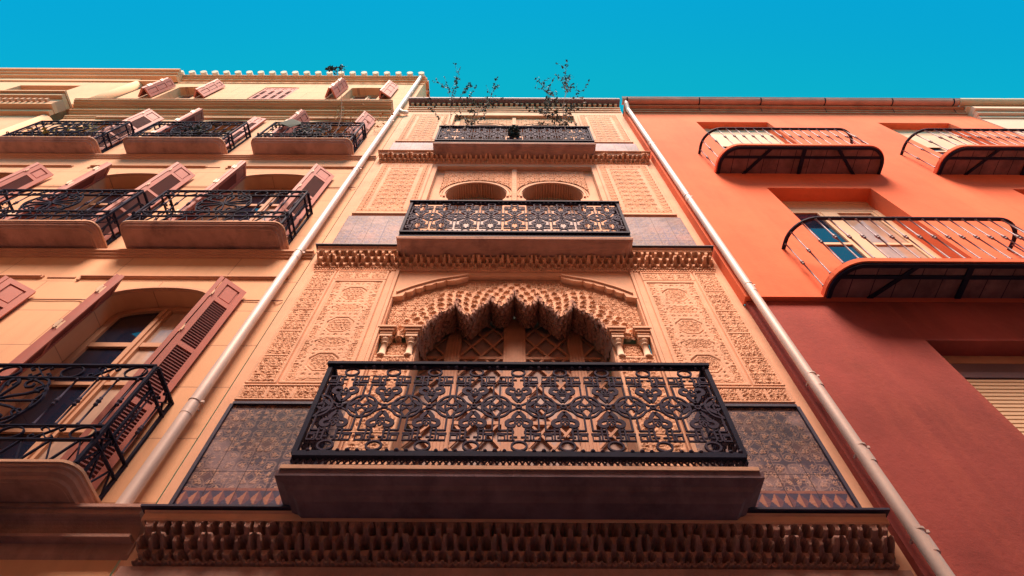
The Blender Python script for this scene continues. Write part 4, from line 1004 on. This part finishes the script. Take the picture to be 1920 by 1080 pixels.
# tall single stem with two dark tufts
t = thing('tall_weed', (-3.35, -.20, 12.13), 'single thin stalk with two dark leaf tufts against the sky over the tiled eave', 'plant')
m, l = MB(), MB(); pts = smooth_pts([(-3.35, -.20, 12.13), (-3.42, -.38, 13.2), (-3.62, -.62, 14.2), (-3.95, -.98, 15.2)], 4); m.tube(pts, .006, 5); m.tube([(-3.70, -.70, 14.45), (-3.74, -.85, 14.9), (-3.84, -1.0, 15.25)], .004, 5)
for q in ((-3.97, -.98, 15.2), (-4.06, -.98, 15.2), (-3.84, -1.0, 15.27)):
    for k in range(26): add_leaf(l, Vector(q) + Vector((random.gauss(0, .035), random.gauss(0, .02), random.gauss(0, .03))), .075)
m.build('stem', 'stem', t); l.build('foliage', 'leaf', t)
# round tuft tied on the middle of the top ornate railing
t = thing('hanging_plant', (CX - .01, -.34, 12.4), 'round dark bushy plant hanging on the middle of the top ornate railing', 'plant'); m = MB()
for k in range(900):
    a = Vector((random.gauss(0, 1), random.gauss(0, 1), random.gauss(0, 1))).normalized() * random.uniform(.06, .14) ; add_leaf(m, Vector((CX - .01, -.36, 12.50)) + a * Vector((.9, .6, 1.9)).x if 0 else Vector((CX - .01 + a.x * .75, -.36 + a.y * .7, 12.48 + a.z * 1.7)), .05)
m.build('foliage', 'leaf', t)
# trailing plants in the cream house's third floor balconies
def trailing(loc, w, label, lm, n, s):
    t = thing('potted_plant', loc, label, 'plant', 'planters in the third floor balconies'); x, y, z = loc
    q = MB(); q.box(x - w / 2, x + w / 2, y - .07, y + .07, z, z + .16); q.box(x - w / 2 - .01, x + w / 2 + .01, y - .08, y + .08, z + .161, z + .18); q.build('planter', 'pot', t)
    m, l = MB(), MB()
    for k in range(int(w / .07)):
        a = (x + random.uniform(-w / 2, w / 2), y, z + .17); e = (a[0] + random.gauss(0, .1), y - random.uniform(0, .1), z + random.uniform(.3, .85)); m.tube([a, ((a[0] + e[0]) / 2, y - .02, (a[2] + e[2]) / 2 + .05), e], .005, 4)
        for q_ in range(n): f = random.random(); add_leaf(l, (a[0] + (e[0] - a[0]) * f + random.gauss(0, .04), a[1] + (e[1] - a[1]) * f + random.gauss(0, .04), a[2] + (e[2] - a[2]) * f + random.gauss(0, .03)), s)
    m.build('stem', 'stem', t); l.build('foliage', lm, t)
random.seed(21)
trailing((-8.75, -.18, 12.13), 1.1, 'bushy plants with yellow leaves in the third floor balcony at the left edge', 'leaf_yellow', 22, .08)
trailing((-6.05, -.18, 12.13), .8, 'dark green plants in the middle balcony of the third floor row', 'leaf', 24, .08)
trailing((-3.95, -.16, 12.13), .9, 'dark tangled plants in a planter behind the third floor balcony nearest the drain pipe', 'leaf', 22, .09)
trailing((-3.33, -.16, 12.13), .4, 'dry orange leaves spilling through the railing beside the tall weed', 'leaf_dry', 40, .08)
# grey cloth over the balcony corner
t = MB(); pts = [(-4.62, 13.12), (-4.44, 13.38), (-4.22, 13.22), (-4.14, 13.0), (-4.30, 12.82), (-4.42, 12.90)]
vs = [(x, -.33 - .02 * (i % 2), z) for i, (x, z) in enumerate(pts)]; t.add(vs + [(x, y + .006, z) for x, y, z in vs], [tuple(range(6)), tuple(range(11, 5, -1))] + [(i, i + 6, (i + 1) % 6 + 6, (i + 1) % 6) for i in range(6)])
o = t.build('cloth', 'grey'); o['label'] = 'small dark grey cloth hung over the handrail corner of the third floor balcony'; o['category'] = 'cloth'
